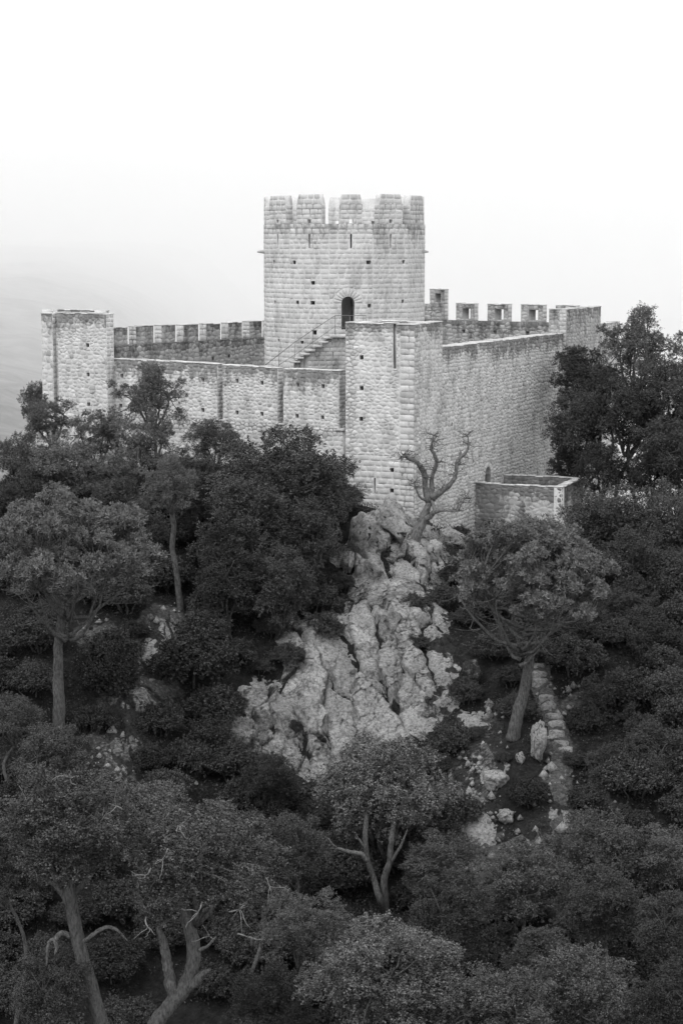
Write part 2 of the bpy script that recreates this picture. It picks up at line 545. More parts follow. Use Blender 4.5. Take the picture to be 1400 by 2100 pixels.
def round_poly(poly, gap, rng, cut=0.22):
    """shrink by the joint width and cut the corners"""
    c = cen(poly)
    A = area(poly)
    r = math.sqrt(A)
    s = max(0.5, 1 - 2.2 * gap / r)
    poly = [(c[0] + (p[0] - c[0]) * s, c[1] + (p[1] - c[1]) * s) for p in poly]
    out = []
    n = len(poly)
    for i in range(n):
        p0, p, p1 = poly[i - 1], poly[i], poly[(i + 1) % n]
        k = cut * rng.uniform(0.6, 1.4)
        L0 = math.hypot(p0[0] - p[0], p0[1] - p[1]); L1 = math.hypot(p1[0] - p[0], p1[1] - p[1])
        if n > 6 or min(L0, L1) < 0.25 * r:
            out.append(p); continue
        out.append((p[0] + (p0[0] - p[0]) * k, p[1] + (p0[1] - p[1]) * k))
        out.append((p[0] + (p1[0] - p[0]) * k, p[1] + (p1[1] - p[1]) * k))
    return out

class Wall:
    """one masonry thing: backing mesh(es) plus stones; the 300 stones that show largest become parts"""
    def __init__(s, name, loc, label, category, group=None, stone='rubble', mortar='mortar', seed=0):
        s.root = empty(name, loc, label, category, group)
        s.off = np.array(loc, float)
        s.core = MB(); s.stones = []; s.stone, s.mortar = stone, mortar
        s.rng = random.Random(seed * 77 + 5)
    def panel(s, O, u, W, H, n=None): return Panel(s, O, u, W, H, n)
    def block(s, O, u, W, H, T, n=None, holes=(), regions=None, ends=True, back=False, cap=True, style='rubble', size=(0.45, 0.3), stain=1.0, fn=None):
        """an upright slab of wall: front face at O running along u, thickness T behind it"""
        p = Panel(s, O, u, W, H, n)
        p.stain, p.T, p.stainfn = stain, T, fn
        p.backing(holes, T)
        for (x0, x1, y0, y1, st, sw, sh) in (regions or [(0, W, 0, H, style, size[0], size[1])]):
            p.fill(x0, x1, y0, y1, st, sw, sh)
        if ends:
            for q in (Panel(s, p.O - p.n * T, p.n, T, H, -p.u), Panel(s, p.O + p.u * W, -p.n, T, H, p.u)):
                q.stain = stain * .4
                if s.stone == 'dark_rubble': q.mat = 'rubble'  # paler stone on the ends of dark walls imitates sunlit jambs
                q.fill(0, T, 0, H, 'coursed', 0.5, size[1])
        if back:
            q = Panel(s, p.O + p.u * W - p.n * T, -p.u, W, H, -p.n)
            q.stain = stain
            q.holes = [(W - h[1], W - h[0], h[2], h[3]) + tuple(h[4:]) for h in holes if len(h) > 4 and h[4] is None]
            q.fill(0, W, 0, H, style, size[0], size[1])
        if cap:
            m = MB()
            nseg = max(1, int(W / 0.5))
            e = 0.03
            for i in range(nseg):
                zz = H - 0.012 + s.rng.uniform(-0.02, 0.035)
                m.box(p.O + p.u * (W * i / nseg - (e if i == 0 else 0)) + p.n * (e + s.rng.uniform(-.02, .02)) + np.array([0, 0, zz]), p.u * (W / nseg + (e if i in (0, nseg - 1) else 0) - 0.004), -p.n * (T + 2 * e), np.array([0, 0, 0.055 + s.rng.uniform(-.02, .02)]), 0.5 + s.rng.uniform(-.4, .4))
            m.build("coping", M['cap'], s.root)
        return p
    def finish(s, limit=300, core_name="wall_core"):
        s.core.build(core_name, M[s.mortar], s.root)
        sc = []
        for i, st in enumerate(s.stones):
            V, F, tone, mat, nrm, A = st
            c = V.mean(axis=0)
            face = -np.dot(nrm, c / np.linalg.norm(c))
            x, y = to_px(c)
            vis = face > 0.08 and -5 < x < 1405 and y < 1110
            sc.append((A * face / (c[1] ** 2) if vis else 0.0, i))
        sc.sort(reverse=True)
        part = set(i for a, i in sc[:limit] if a > 0)
        rest = {}
        for i, (V, F, tone, mat, nrm, A) in enumerate(s.stones):
            if i in part:
                me = np_mesh("stone", V - s.off, F, M[mat], np.full(len(V), tone), True)
                o = bpy.data.objects.new("stone", me); COL.objects.link(o); o.parent = s.root
            else:
                rest.setdefault(mat, MB()).add(V, F, tone)
        for mat, mb in rest.items():
            mb.build("stones", M[mat], s.root, smooth=True, kind="stuff")

class Panel:
    def __init__(s, wall, O, u, W, H, n=None):
        s.w = wall
        s.O = np.array(O, float)
        s.u = np.array([u[0], u[1], 0.0]); s.u /= np.linalg.norm(s.u)
        s.n = np.array([s.u[1], -s.u[0], 0.0]) if n is None else np.array([n[0], n[1], 0.0]) / math.hypot(n[0], n[1])
        s.W, s.H = W, H
        s.holes = []; s.stain = 1.0; s.stainfn = None; s.mat = None; s.arch = None; s.relief = 1.0
    def pt(s, x, y, d=0.0):
        return s.O + s.u * x + np.array([0, 0, 1.0]) * y + s.n * d
    def loc(s, px, py):
        r = ray(px, py)
        t = np.dot(s.O, s.n) / np.dot(r, s.n)
        q = r * t - s.O
        return float(np.dot(q, s.u)), float(q[2])
    def hole_px(s, px, py, w=0.26, h=0.26, depth=0.7):
        x, y = s.loc(px, py)
        return (x - w / 2, x + w / 2, y - h / 2, y + h / 2, depth)
    def backing(s, holes=(), T=0.8):
        """front grid with openings, tunnels, and the other five sides"""
        mb = s.w.core
        s.holes = list(holes)
        def grid(hs, d, flip):
            xs = sorted(set([0, s.W] + [v for h in hs for v in h[:2]])); ys = sorted(set([0, s.H] + [v for h in hs for v in h[2:4]]))
            if not flip and s.stain > 0:
                xs += [v for v in np.arange(.3, s.W - .1, .42)]; ys += [s.H - v for v in (.25, .5, .8, 1.15, 1.6, 2.2, 3.0, 4.0) if s.H - v > .2]
            xs = sorted(v for v in xs if 0 <= v <= s.W); ys = sorted(v for v in ys if 0 <= v <= s.H)
            for a, b in zip(xs, xs[1:]):
                for c, e in zip(ys, ys[1:]):
                    mx, my = (a + b) / 2, (c + e) / 2
                    if any(h[0] < mx < h[1] and h[2] < my < h[3] for h in hs): continue
                    V = [s.pt(a, c, d), s.pt(b, c, d), s.pt(b, e, d), s.pt(a, e, d)]
                    mb.add(V, [(0, 1, 2, 3) if not flip else (3, 2, 1, 0)], .5 + (0 if flip else s.stain_code(mx, my)))
        grid(s.holes, 0, False)
        bh = []
        for h in s.holes:
            through = h[4] is None
            bx = h[5] if len(h) > 5 and h[5] is not None else h[:4]
            D = T if through else h[4]
            f = [s.pt(h[0], h[2]), s.pt(h[1], h[2]), s.pt(h[1], h[3]), s.pt(h[0], h[3])]
            g = [s.pt(bx[0], bx[2], -D), s.pt(bx[1], bx[2], -D), s.pt(bx[1], bx[3], -D), s.pt(bx[0], bx[3], -D)]
            F = [(i, i + 4, (i + 1) % 4 + 4, (i + 1) % 4) for i in range(4)]
            if through: bh.append(tuple(bx))
            else: F.append((4, 5, 6, 7))
            mb.add(f + g, F, 0.35)
        grid(bh, -T, True)
        c = [s.pt(0, 0), s.pt(s.W, 0), s.pt(s.W, s.H), s.pt(0, s.H), s.pt(0, 0, -T), s.pt(s.W, 0, -T), s.pt(s.W, s.H, -T), s.pt(0, s.H, -T)]
        mb.add(c, [(0, 4, 5, 1), (3, 2, 6, 7), (0, 3, 7, 4), (1, 5, 6, 2)])
    def stain_code(s, x, y, k=1.0):
        lv = 0.0
        if s.stain > 0:
            w = s.pt(x, y)
            top = s.H - y
            lim = (0.35 + 1.3 * float(vnoise(w[0] * 0.9 + w[1] * 0.7, 3.1, 7.0))) * 1.3
            if top < lim: lv = max(0.0, 1 - top / lim) ** .7 * min(1.3, s.stain)
        if s.stainfn: lv = max(lv, s.stainfn(x, y))
        return 2 * min(10, int(round(10 * min(1.0, lv) * k)))
    def fill(s, x0, x1, y0, y1, style, sw, sh):
        rng = s.w.rng
        if style == 'rubble': cells = cells_rubble(x0, x1, y0, y1, sw, sh, rng)
        else: cells = cells_coursed(x0, x1, y0, y1, sw, sh, rng, style == 'quoin')
        for c in cells: s.cell(c, style)
    def cell(s, poly, style, tone=None, depth=None):
        rng = s.w.rng
        for h in s.holes:
            c = cen(poly)
            bx = (min(p[0] for p in poly), max(p[0] for p in poly), min(p[1] for p in poly), max(p[1] for p in poly))
            if bx[0] < h[1] and bx[1] > h[0] and bx[2] < h[3] and bx[3] > h[2]:
                g = 0.01
                best = max((clip_poly(poly, 1, 0, h[0] - g), clip_poly(poly, -1, 0, -h[1] - g), clip_poly(poly, 0, 1, h[2] - g), clip_poly(poly, 0, -1, -h[3] - g)), key=lambda q: area(q) if len(q) > 2 else 0)
                poly = best
                if len(poly) < 3 or area(poly) < 0.012: return
        if s.arch is not None and tone is None:
            ax, ay, r = s.arch
            c = cen(poly)
            if c[1] > ay - 0.05:
                dx, dy = c[0] - ax, max(c[1] - ay, 0)
                L = math.hypot(dx, dy) + 1e-6
                if L < r: return
                poly = clip_poly(poly, -dx / L, -dy / L, -(ax * dx / L + ay * dy / L + r))
                if len(poly) < 3 or area(poly) < 0.012: return
        poly = round_poly(poly, 0.010 if style != 'rubble' else 0.013, rng, 0.14 if style != 'rubble' else 0.22)
        if len(poly) < 3: return
        A2 = sum(poly[i - 1][0] * poly[i][1] - poly[i][0] * poly[i - 1][1] for i in range(len(poly)))
        if A2 < 0: poly = poly[::-1]
        n = len(poly)
        c = cen(poly)
        d = (rng.uniform(0.006, 0.018) if style != 'rubble' else rng.uniform(0.004, 0.016)) * s.relief
        if depth is not None: d = depth
        tilt = (rng.uniform(-0.05, 0.05), rng.uniform(-0.05, 0.04))
        V = [s.pt(p[0], p[1], -0.006) for p in poly]
        k = 0.88 if style != 'rubble' else 0.84
        for p in poly:
            q = (c[0] + (p[0] - c[0]) * k, c[1] + (p[1] - c[1]) * k)
            V.append(s.pt(q[0], q[1], max(0.004, d + (q[0] - c[0]) * tilt[0] + (q[1] - c[1]) * tilt[1] + rng.uniform(-0.006, 0.006))))
        V.append(s.pt(c[0], c[1], d + rng.uniform(0.0, 0.008)))
        F = [(i, (i + 1) % n, (i + 1) % n + n, i + n) for i in range(n)] + [(i + n, (i + 1) % n + n, 2 * n) for i in range(n)]
        if tone is None:
            tone = 0.5 + rng.gauss(0, 0.15)
            if style == 'rubble' and rng.random() < 0.07: tone -= rng.uniform(.2, .55)
            tone = min(1.1, max(0.0, tone)) + s.stain_code(c[0], c[1], rng.uniform(.75, 1.1))
        s.w.stones.append((np.array(V), F, tone, s.mat or s.w.stone, s.n, area(poly)))

def arch_opening(p, cx, y0, w, h, depth, voussoirs=True, vr=0.62, nv=9, T=0.9):
    """adds a round-headed doorway to a panel: returns the hole; call before backing, then arch_finish"""
    return (cx - w / 2, cx + w / 2, y0, y0 + h, depth)
def arch_finish(p, cx, y0, w, h, depth, vr=0.6, nv=11):
    """spandrels, intrados and voussoirs of the round head"""
    r = w / 2
    sy = y0 + h - r
    mb = p.w.core
    seg = 8
    arc = [(cx + r * math.cos(a), sy + r * math.sin(a)) for a in np.linspace(0, math.pi, 2 * seg + 1)]
    for side in (0, 1):
        corner = (cx + r, sy + r) if side == 0 else (cx - r, sy + r)
        pts = arc[:seg + 1] if side == 0 else arc[seg:]
        for a, b in zip(pts, pts[1:]):
            mb.add([p.pt(*corner, -0.003), p.pt(*a, -0.003), p.pt(*b, -0.003)], [(0, 2, 1)], 0.4)
    for a, b in zip(arc, arc[1:]):
        mb.add([p.pt(*a, -0.003), p.pt(*b, -0.003), p.pt(*b, -depth), p.pt(*a, -depth)], [(0, 1, 2, 3)], 0.4)
    angs = np.linspace(0, math.pi, nv + 1)
    hs, p.holes = p.holes, []
    for a, b in zip(angs, angs[1:]):
        R = r + vr
        p.cell([(cx + r * math.cos(a), sy + r * math.sin(a)), (cx + R * math.cos(a), sy + R * math.sin(a)),
                (cx + R * math.cos(b), sy + R * math.sin(b)), (cx + r * math.cos(b), sy + r * math.sin(b))], 'coursed', tone=0.62 + p.w.rng.uniform(-.08, .08), depth=0.03)
    p.holes = hs

def isect_px(C, l, px):
    """distance along direction l from plan point C where it crosses the sight line of column px"""
    k = (px - CXP) / F_PX * 1.0
    # exact column planes of a pitched camera need the height; use y-depth with mean pitch correction
    return (k * C[1] - C[0]) / (l[0] - k * l[1])

ZT = -4.75
# corner of the near tower and the two wall directions (plan)
CN = np.array([4.35, 118.4])
RD = np.array([0.44, 0.898]); RD /= np.linalg.norm(RD)
LD = np.array([-0.898, 0.44]); LD /= np.linalg.norm(LD)
BOT = -21.0

def v3(xy, z): return np.array([xy[0], xy[1], z])

# ---- near corner tower -------------------------------------------------
t_l = isect_px(CN, LD, 708)
w = Wall("corner_tower", v3(CN, -16.0), "square prow tower of pale rubble with a flat capped top, nearest the crag", "tower", "towers of the castle walls", seed=1)
H = ZT - BOT
O = v3(CN + LD * t_l, BOT)
p0 = Panel(w, O, -LD, t_l, H)
gx_, gy_ = p0.loc(809, 756)
holes = [p0.hole_px(x, y) for x, y in [(741, 733), (741, 796), (740, 859), (730, 962), (803, 964), (738, 1014), (803, 1006)]]
sl = p0.loc(768, 995)
holes.append((sl[0] - 0.045, sl[0] + 0.045, sl[1] - 0.5, sl[1] + 0.45, 0.6))
yb = p0.loc(780, 935)[1]
grv = (gx_ - 0.11, gx_ + 0.09, gy_, H, 0.22)
p = w.block(O, -LD, t_l, H, 0.9, holes=holes + [grv], ends=False, cap=False, regions=[
    (0, t_l - 1.0, yb, H, 'rubble', 0.37, 0.25), (t_l - 1.0, t_l, yb, H, 'quoin', 0.9, 0.36), (0, t_l, 0, yb, 'coursed', 0.62, 0.33)])
rt = isect_px(CN, RD, 906)
q = Panel(w, v3(CN, BOT), RD, rt, H)
q.backing([], 0.9)
q.fill(0, rt, 0, H, 'rubble', 0.36, 0.26)
b_ = Panel(w, v3(CN + LD * t_l + RD * rt, BOT), -RD, rt, H); b_.backing([], 0.8); b_.fill(0, rt, 6, H, 'rubble', 0.46, 0.3)
b_ = Panel(w, v3(CN + RD * rt, BOT), LD, t_l, H); b_.backing([], 0.8); b_.fill(0, t_l, 6, H, 'rubble', 0.46, 0.3)
mb = MB()
def coping_run(mb, A, B, inner, z, e=0.035, th=0.8, seed=0):
    rr = random.Random(seed)
    A, B = np.array(A, float), np.array(B, float)
    L = np.linalg.norm(B - A); u = (B - A) / L
    k = max(1, int(L / 0.55))
    for i in range(k):
        a = A + u * (L * i / k)
        mb.box(v3(a - inner * (e + rr.uniform(-.025, .025)), z + rr.uniform(-.015, .03)), v3(u * (L / k - 0.004), 0), v3(inner * (th + 2 * e), 0), (0, 0, 0.055 + rr.uniform(-.02, .025)), 0.5 + rr.uniform(-.4, .4))
PL = CN + LD * t_l
coping_run(mb, PL, CN + LD * (t_l - gx_ + 0.11), RD, ZT, seed=1)
coping_run(mb, CN + LD * (t_l - gx_ - 0.09), CN, RD, ZT - 0.05, seed=2)
coping_run(mb, CN + RD * 0.9, CN + RD * rt, LD, ZT, seed=3)
coping_run(mb, PL + RD * 0.9, PL + RD * rt, -LD, ZT, seed=4)
coping_run(mb, PL + RD * (rt - .8) - LD * .9, CN + RD * (rt - .8) + LD * .9, RD, ZT - .004, seed=5)
mb.build("coping", M['cap'], w.root)
w.finish()

# ---- right curtain wall ------------------------------------------------
tr1 = isect_px(CN, RD, 1152)
zr = -6.32
w = Wall("curtain_wall", v3(CN + RD * rt, -17), "long receding side wall of small rubble with a round headed postern, right of the prow tower", "wall", "curtain walls of the castle", seed=2)
H = zr - BOT
L = tr1 - rt
O = v3(CN + RD * rt, BOT)
p = Panel(w, O, RD, L, H)
dx, dy = p.loc(1000, 958)
ds = p.loc(1000, 1000)[1]
door = (dx - 0.5, dx + 0.5, ds - 1.0, dy, 0.8)
holes = [p.hole_px(x, y, .2, .22, .5) for x, y in [(953, 797), (970, 946), (998, 917), (1050, 930), (1093, 928), (926, 870), (1015, 838), (906, 958), (1056, 900), (1107, 880), (985, 1015), (1035, 760), (1120, 836)]]
holes.append(door)
p.backing(holes, 1.0)
p.arch = (dx, dy - 0.5, 0.85)
p.relief = 2.0
p.fill(0, L, 0, H, 'rubble', 0.34, 0.25)
arch_finish(p, dx, ds - 1.0, 1.0, dy - ds + 1.0, 0.8, vr=0.34, nv=9)
# jamb stones, timber door set back in the opening
mb = MB()
for i in range(5):
    mb.box(p.pt(dx - 0.5 + i * 0.2 + 0.004, ds - 1.0, -0.74), p.u * 0.192, -p.n * 0.05, (0, 0, dy - ds + 1.0 - 0.04), 0.3)
m_ = flat_mat("aged_door_timber", 0.02)
mb.build("door", m_, w.root)
q = Panel(w, v3(CN + RD * tr1 + LD * 1.0, BOT), -RD, L, H); q.fill(0, L, 9, H, 'rubble', 0.5, 0.32)
mb = MB()
coping_run(mb, CN + RD * rt, CN + RD * tr1, LD, zr, th=1.0, seed=8)
mb.build("coping", M['cap'], w.root)
w.finish()

# ---- far corner tower and the low wall beyond --------------------------
tr2 = isect_px(CN, RD, 1222)
A = CN + RD * tr1
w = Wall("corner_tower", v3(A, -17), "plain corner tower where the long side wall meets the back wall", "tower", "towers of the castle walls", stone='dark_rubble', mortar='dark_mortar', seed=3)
H = -4.62 - BOT; L = tr2 - tr1
w.block(v3(A - RD * 0.0 - LD * 0.25, BOT), RD, L, H, 0.8, size=(0.42, 0.28), back=True, stain=.6)
w.block(v3(A + LD * 1.05 - RD * .02, BOT), -LD, 0.8, H - .03, 0.6, size=(0.42, 0.28), back=True, cap=True, stain=.6)
w.finish()
w = Wall("curtain_wall", v3(A + RD * (L + .1), -17), "low end of wall running on behind the treetops past the far corner tower", "wall", "curtain walls of the castle", seed=4)
p0 = Panel(w, v3(A + RD * L, BOT), RD, 5.5, 15)
w.block(v3(A + RD * (L + 0.02), BOT), RD, 5.2, -5.93 - BOT, 0.7, holes=[(0.5, 0.75, H - 3.0, H - 2.45, None)], size=(0.42, 0.28), stain=.5)
w.finish()

# ---- front left curtain wall in three lengths split by slots -----------
A0 = np.array([0.1, 121.45]); B0 = np.array([-15.6, 133.35])
U = (A0 - B0); LW = np.linalg.norm(U); U = U / LW       # runs from the left tower to the prow tower
w = Wall("curtain_wall", v3(B0, -16), "pale front wall split by tall open slots, between the left tower and the prow tower", "wall", "curtain walls of the castle", seed=5)
zt = -7.70
p0 = Panel(w, v3(B0, BOT), U, LW, zt - BOT)
s1a, s1b = p0.loc(446.5, 860)[0], p0.loc(457.5, 860)[0]
s2a, s2b = p0.loc(569.5, 868)[0], p0.loc(581, 868)[0]
s3a = p0.loc(695, 880)[0]
yb1, yb2, yb3 = p0.loc(453, 860)[1], p0.loc(576, 868)[1], p0.loc(698, 880)[1]
hp = [(248, 832), (250, 771), (366, 839), (416, 779), (416, 841), (486, 781), (486, 846), (537, 785), (537, 849), (610, 789), (609, 853), (662, 792), (661, 856), (402, 938), (330, 905)]
HH = zt - BOT
secs = [(0, s1a, yb1, HH + 0.07), (s1b, s2a, yb2, HH), (s2b, s3a, yb3, HH - 0.03)]
low = min(yb1, yb2, yb3)
lowholes = []
hall = [p0.hole_px(x, y) for x, y in hp]
for (a, b, yb_, ht) in secs:
    hs = [(h[0] - a, h[1] - a, h[2] - low, h[3] - low, h[4]) for h in hall if a < h[0] < b and h[2] > low]
    w.block(v3(B0 + U * a, BOT + low), U, b - a, ht - low, 0.75, holes=hs, size=(0.37, 0.25))
pl = Panel(w, v3(B0, BOT), U, LW, low)
pl.backing([h for h in hall if h[3] < low], 1.6)
pl.stain = 0
pl.fill(0, LW, 0, low, 'rubble', 0.40, 0.27)
# sills of the slots
mb = MB()
for a, b, y in ((s1a, s1b, yb1), (s2a, s2b, yb2), (s3a, LW, yb3)):
    mb.box(p0.pt(a, low + 0.0, -0.02), p0.u * (b - a), -p0.n * 0.7, (0, 0, max(0.05, y - low)), 0.5)
    mb.box(p0.pt(a - .18, y - .12, 0.1), p0.u * (b - a + .26), -p0.n * 0.3, (0, 0, 0.12), 0.35)
mb.build("sill", M['rubble'], w.root)
# wall walk behind the parapet
q = Panel(w, v3(B0 - np.array([-U[1], U[0]]) * -1.5 * 1.0, BOT), U, LW, HH - 1.3)
mb = MB()
nrm = np.array([U[1], -U[0]])
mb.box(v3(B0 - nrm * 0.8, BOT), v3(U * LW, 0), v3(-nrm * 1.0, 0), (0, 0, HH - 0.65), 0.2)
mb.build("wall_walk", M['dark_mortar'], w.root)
w.finish()

# ---- left tower ---------------------------------------------------------
UL = np.array([0.86, -0.5]); UL /= np.linalg.norm(UL)
zl = -4.62
R1 = np.array([-15.55, 132.3])
w = Wall("corner_tower", v3(R1, -16), "tall left corner tower of pale rubble standing half out of the mist", "tower", "towers of the castle walls", seed=6)
H = zl - BOT
kt = isect_px(R1, -UL, 120.5); kt2 = isect_px(R1, -UL, 110)
kt3 = isect_px(R1, -UL, 87.5)
Of = v3(R1 - UL * kt, BOT)
pf = Panel(w, Of, UL, kt, H)
rs = pf.loc(209, 800)[0]
nl = np.array([UL[1], -UL[0]])
w.block(Of, UL, kt, H, 0.8, holes=[pf.hole_px(x, y) for x, y in [(180, 708), (181, 768), (182, 829), (185, 905)]], size=(0.42, 0.28), back=True)
w.block(v3(R1 - UL * kt2 - nl * 0.35, BOT), UL, kt2 - kt, H - .02, 0.5, size=(0.4, 0.32), cap=True, ends=False)
w.block(v3(R1 - UL * kt3, BOT), UL, kt3 - kt2, H - .02, 0.8, size=(0.5, 0.36), back=True)
dd = np.array([-.125, .992])
lt_n = np.array([dd[1], -dd[0]])
w.block(v3(R1 - UL * 0.02 + dd * 4.6, BOT), -dd, 3.7, H + 0.02, 0.7, n=lt_n, size=(0.45, 0.32), back=True)
w.block(v3(R1 - UL * kt3 + dd * 0.85, BOT), dd, 3.9, H, 0.7, n=-lt_n, size=(0.45, 0.32), back=True)
w.block(v3(R1 - UL * (kt3 - 1.3) + dd * 4.7, BOT), UL, kt3 - 1.45, H + 0.06, 0.6, size=(0.45, 0.32))
w.finish()

# ---- back left wall with merlons ---------------------------------------
A1 = np.array([-16.6, 136.2]); B1 = np.array([-2.4, 154.0])
U1 = (B1 - A1); L1 = np.linalg.norm(U1); U1 /= L1
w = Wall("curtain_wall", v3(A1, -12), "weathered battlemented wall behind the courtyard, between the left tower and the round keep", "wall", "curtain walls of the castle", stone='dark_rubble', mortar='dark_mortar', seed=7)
n1 = np.array([U1[1], -U1[0]])
zc = -6.95
p0 = Panel(w, v3(A1, BOT), U1, L1, zc - BOT)
hs = [p0.hole_px(x, y, .24, .24, .5) for x, y in [(437, 735), (470, 730)]]
w.block(v3(A1, BOT), U1, L1, zc - BOT, 0.7, holes=hs, size=(0.5, 0.34), ends=False, stain=.8, cap=False)
x = 0.35
merl = [0.2]
gaps_px = [262, 315, 360, 407, 452, 496.5, 537]
xs = [p0.loc(g, 700)[0] for g in gaps_px]
prev = 0.0
for i, g in enumerate(xs + [L1 - .2]):
    a, b = prev, g
    if b - a > 0.5:
        w.block(v3(A1 + U1 * a, zc + 0.002), U1, b - a, 1.22 + RND.uniform(-.06, .05), 0.7, size=(0.5, 0.34), stain=.7)
    prev = g + RND.uniform(.86, .93)
w.finish()

# ---- back wall at right with merlons and arrow loops --------------------
A2 = np.array([3.2, 154.2]); B2 = np.array([16.6, 145.6])
U2 = (B2 - A2); L2 = np.linalg.norm(U2); U2 /= L2
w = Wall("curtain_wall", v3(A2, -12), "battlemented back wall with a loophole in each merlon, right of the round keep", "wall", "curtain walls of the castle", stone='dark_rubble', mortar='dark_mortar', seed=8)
zc2 = -5.72
p0 = Panel(w, v3(A2, BOT), U2, L2, zc2 - BOT)
hs = []
for x, y in [(950, 679), (1014, 681), (1081, 683)]:
    lx, ly = p0.loc(x, y)
    hs.append((lx - .14, lx + .14, ly - .13, ly + .13, None))
w.block(v3(A2, BOT), U2, L2, zc2 - BOT, 0.6, holes=hs, size=(0.45, 0.3), ends=False, stain=.8, cap=False)
def xat(px, py): return p0.loc(px, py)[0]
# raised length beside the keep
xa, xb = 0.0, xat(910.5, 620)
w.block(v3(A2, zc2 + .002), U2, xb, 1.2, 0.6, size=(0.45, 0.3), stain=.4, cap=False)
xm = xat(881, 600)
def merlon(xa, xb, zb, h, slit_px=None, wide=.5):
    hh = []
    Wm = xb - xa
    c = Wm * 0.62
    if slit_px: hh = [(Wm * 0.36, Wm * 0.78, 0.12, h * 0.74, None, (Wm * 0.50, Wm * 0.64, 0.12, h * 0.70))]
    w.block(v3(A2 + U2 * xa, zb), U2, Wm, h, 0.6, holes=hh, size=(0.4, 0.28), stain=.4)
merlon(xm, xb, zc2 + 1.206, 1.08, True)
for a, b, top in [(934.5, 972, 623), (999, 1041, 624), (1067.5, 1112.5, 625.5), (1138.5, 1180, 628)]:
    merlon(xat(a, 640), xat(b, 640), zc2 + .002, 1.24, b < 1130)
w.finish()

# ---- outwork (small walled yard against the right wall) -----------------
G1 = P(975, 993, 127.0)[:2]; G2 = P(1151, 1002, 124.6)[:2]; G3 = P(1196, 983, 129.6)[:2]; G4 = G1 + RD * 4.9
w = Wall("outwork", v3(G1, -18), "small roofless stone yard with black stains, built against the foot of the right wall", "outwork", stone='stained', mortar='stained_mortar', seed=9)
zo = -15.25
def dirn(a, b): d = np.array(b) - np.array(a); return d / np.linalg.norm(d), float(np.linalg.norm(d))
uu, LL = dirn(G1, G2)
pf = Panel(w, v3(G1, -22), uu, LL, zo + 22)
p = w.block(v3(G1, -22), uu, LL, zo + 22, 0.5, holes=[pf.hole_px(1101, 1069, .2, .2, .4)], size=(0.42, 0.3), stain=1.3, ends=False, back=True, fn=lambda x, y: max(0, 1.15 - abs(x - .9) * .55) if x < 2.6 else (.8 if 3.0 < x < 3.4 else 0))
uu2, LL2 = dirn(G2, G3)
w.block(v3(G2 + uu2 * .0, -22), uu2, LL2, zo + 22, 0.5, size=(0.42, 0.3), stain=1.2, ends=False, back=True, cap=False)
nn2 = np.array([uu2[1], -uu2[0]])
mb = MB(); coping_run(mb, G2 + uu2 * .45, G3, -nn2, zo + .003, th=.5, seed=22); mb.build("coping", M['cap'], w.root)
uu3, LL3 = dirn(G4, G3)
w.block(v3(G4, -22), uu3, LL3 - .6, zo + 22, 0.5, size=(0.42, 0.3), stain=2.0, ends=False)
w.finish()

# ---- courtyard floor ------------------------------------------------------
pts = [CN + RD * 1, CN + RD * tr2, A2 + U2 * .2, A1 + U1 * .4, R1 + dd * 2, B0 + np.array([.5, .8]), A0 + RD * 1]
me = np_mesh("courtyard", [v3(q, -11.2) for q in pts], [tuple(range(len(pts)))], M['floor'])
props(link_mesh("courtyard", me), kind="structure")

# ------------------------------------------------------------------ keep
KC = np.array([0.16, 139.0]); KR = 5.45; NF = 12
w = Wall("castle_keep", v3(KC, -11), "round faceted keep of squared granite blocks with a dark arched doorway, rising above the walls", "tower", stone='ashlar', mortar='mortar', seed=10)
FWk = 2 * KR * math.tan(math.pi / NF)
zk0 = -11.3
zcr = P(700, 459, 133.6)[2]           # crenel floor
zmt = P(700, 399, 133.6)[2]           # merlon tops
kh = [(681, 538, .34, .24), (755.5, 538, .3, .24), (603.5, 538, .22, .24), (562, 537, .2, .24), (827, 537, .2, .24),
      (641.5, 580, .3, .24), (564, 620, .2, .24), (610, 620, .22, .24), (641, 621, .34, .24), (673, 621, .22, .24), (757, 627, .22, .24), (825.5, 618, .2, .24),
      (645, 682, .3, .28), (619.5, 702, .22, .2), (571.5, 698, .2, .2), (648, 742, .3, .18)]
keep_p = []
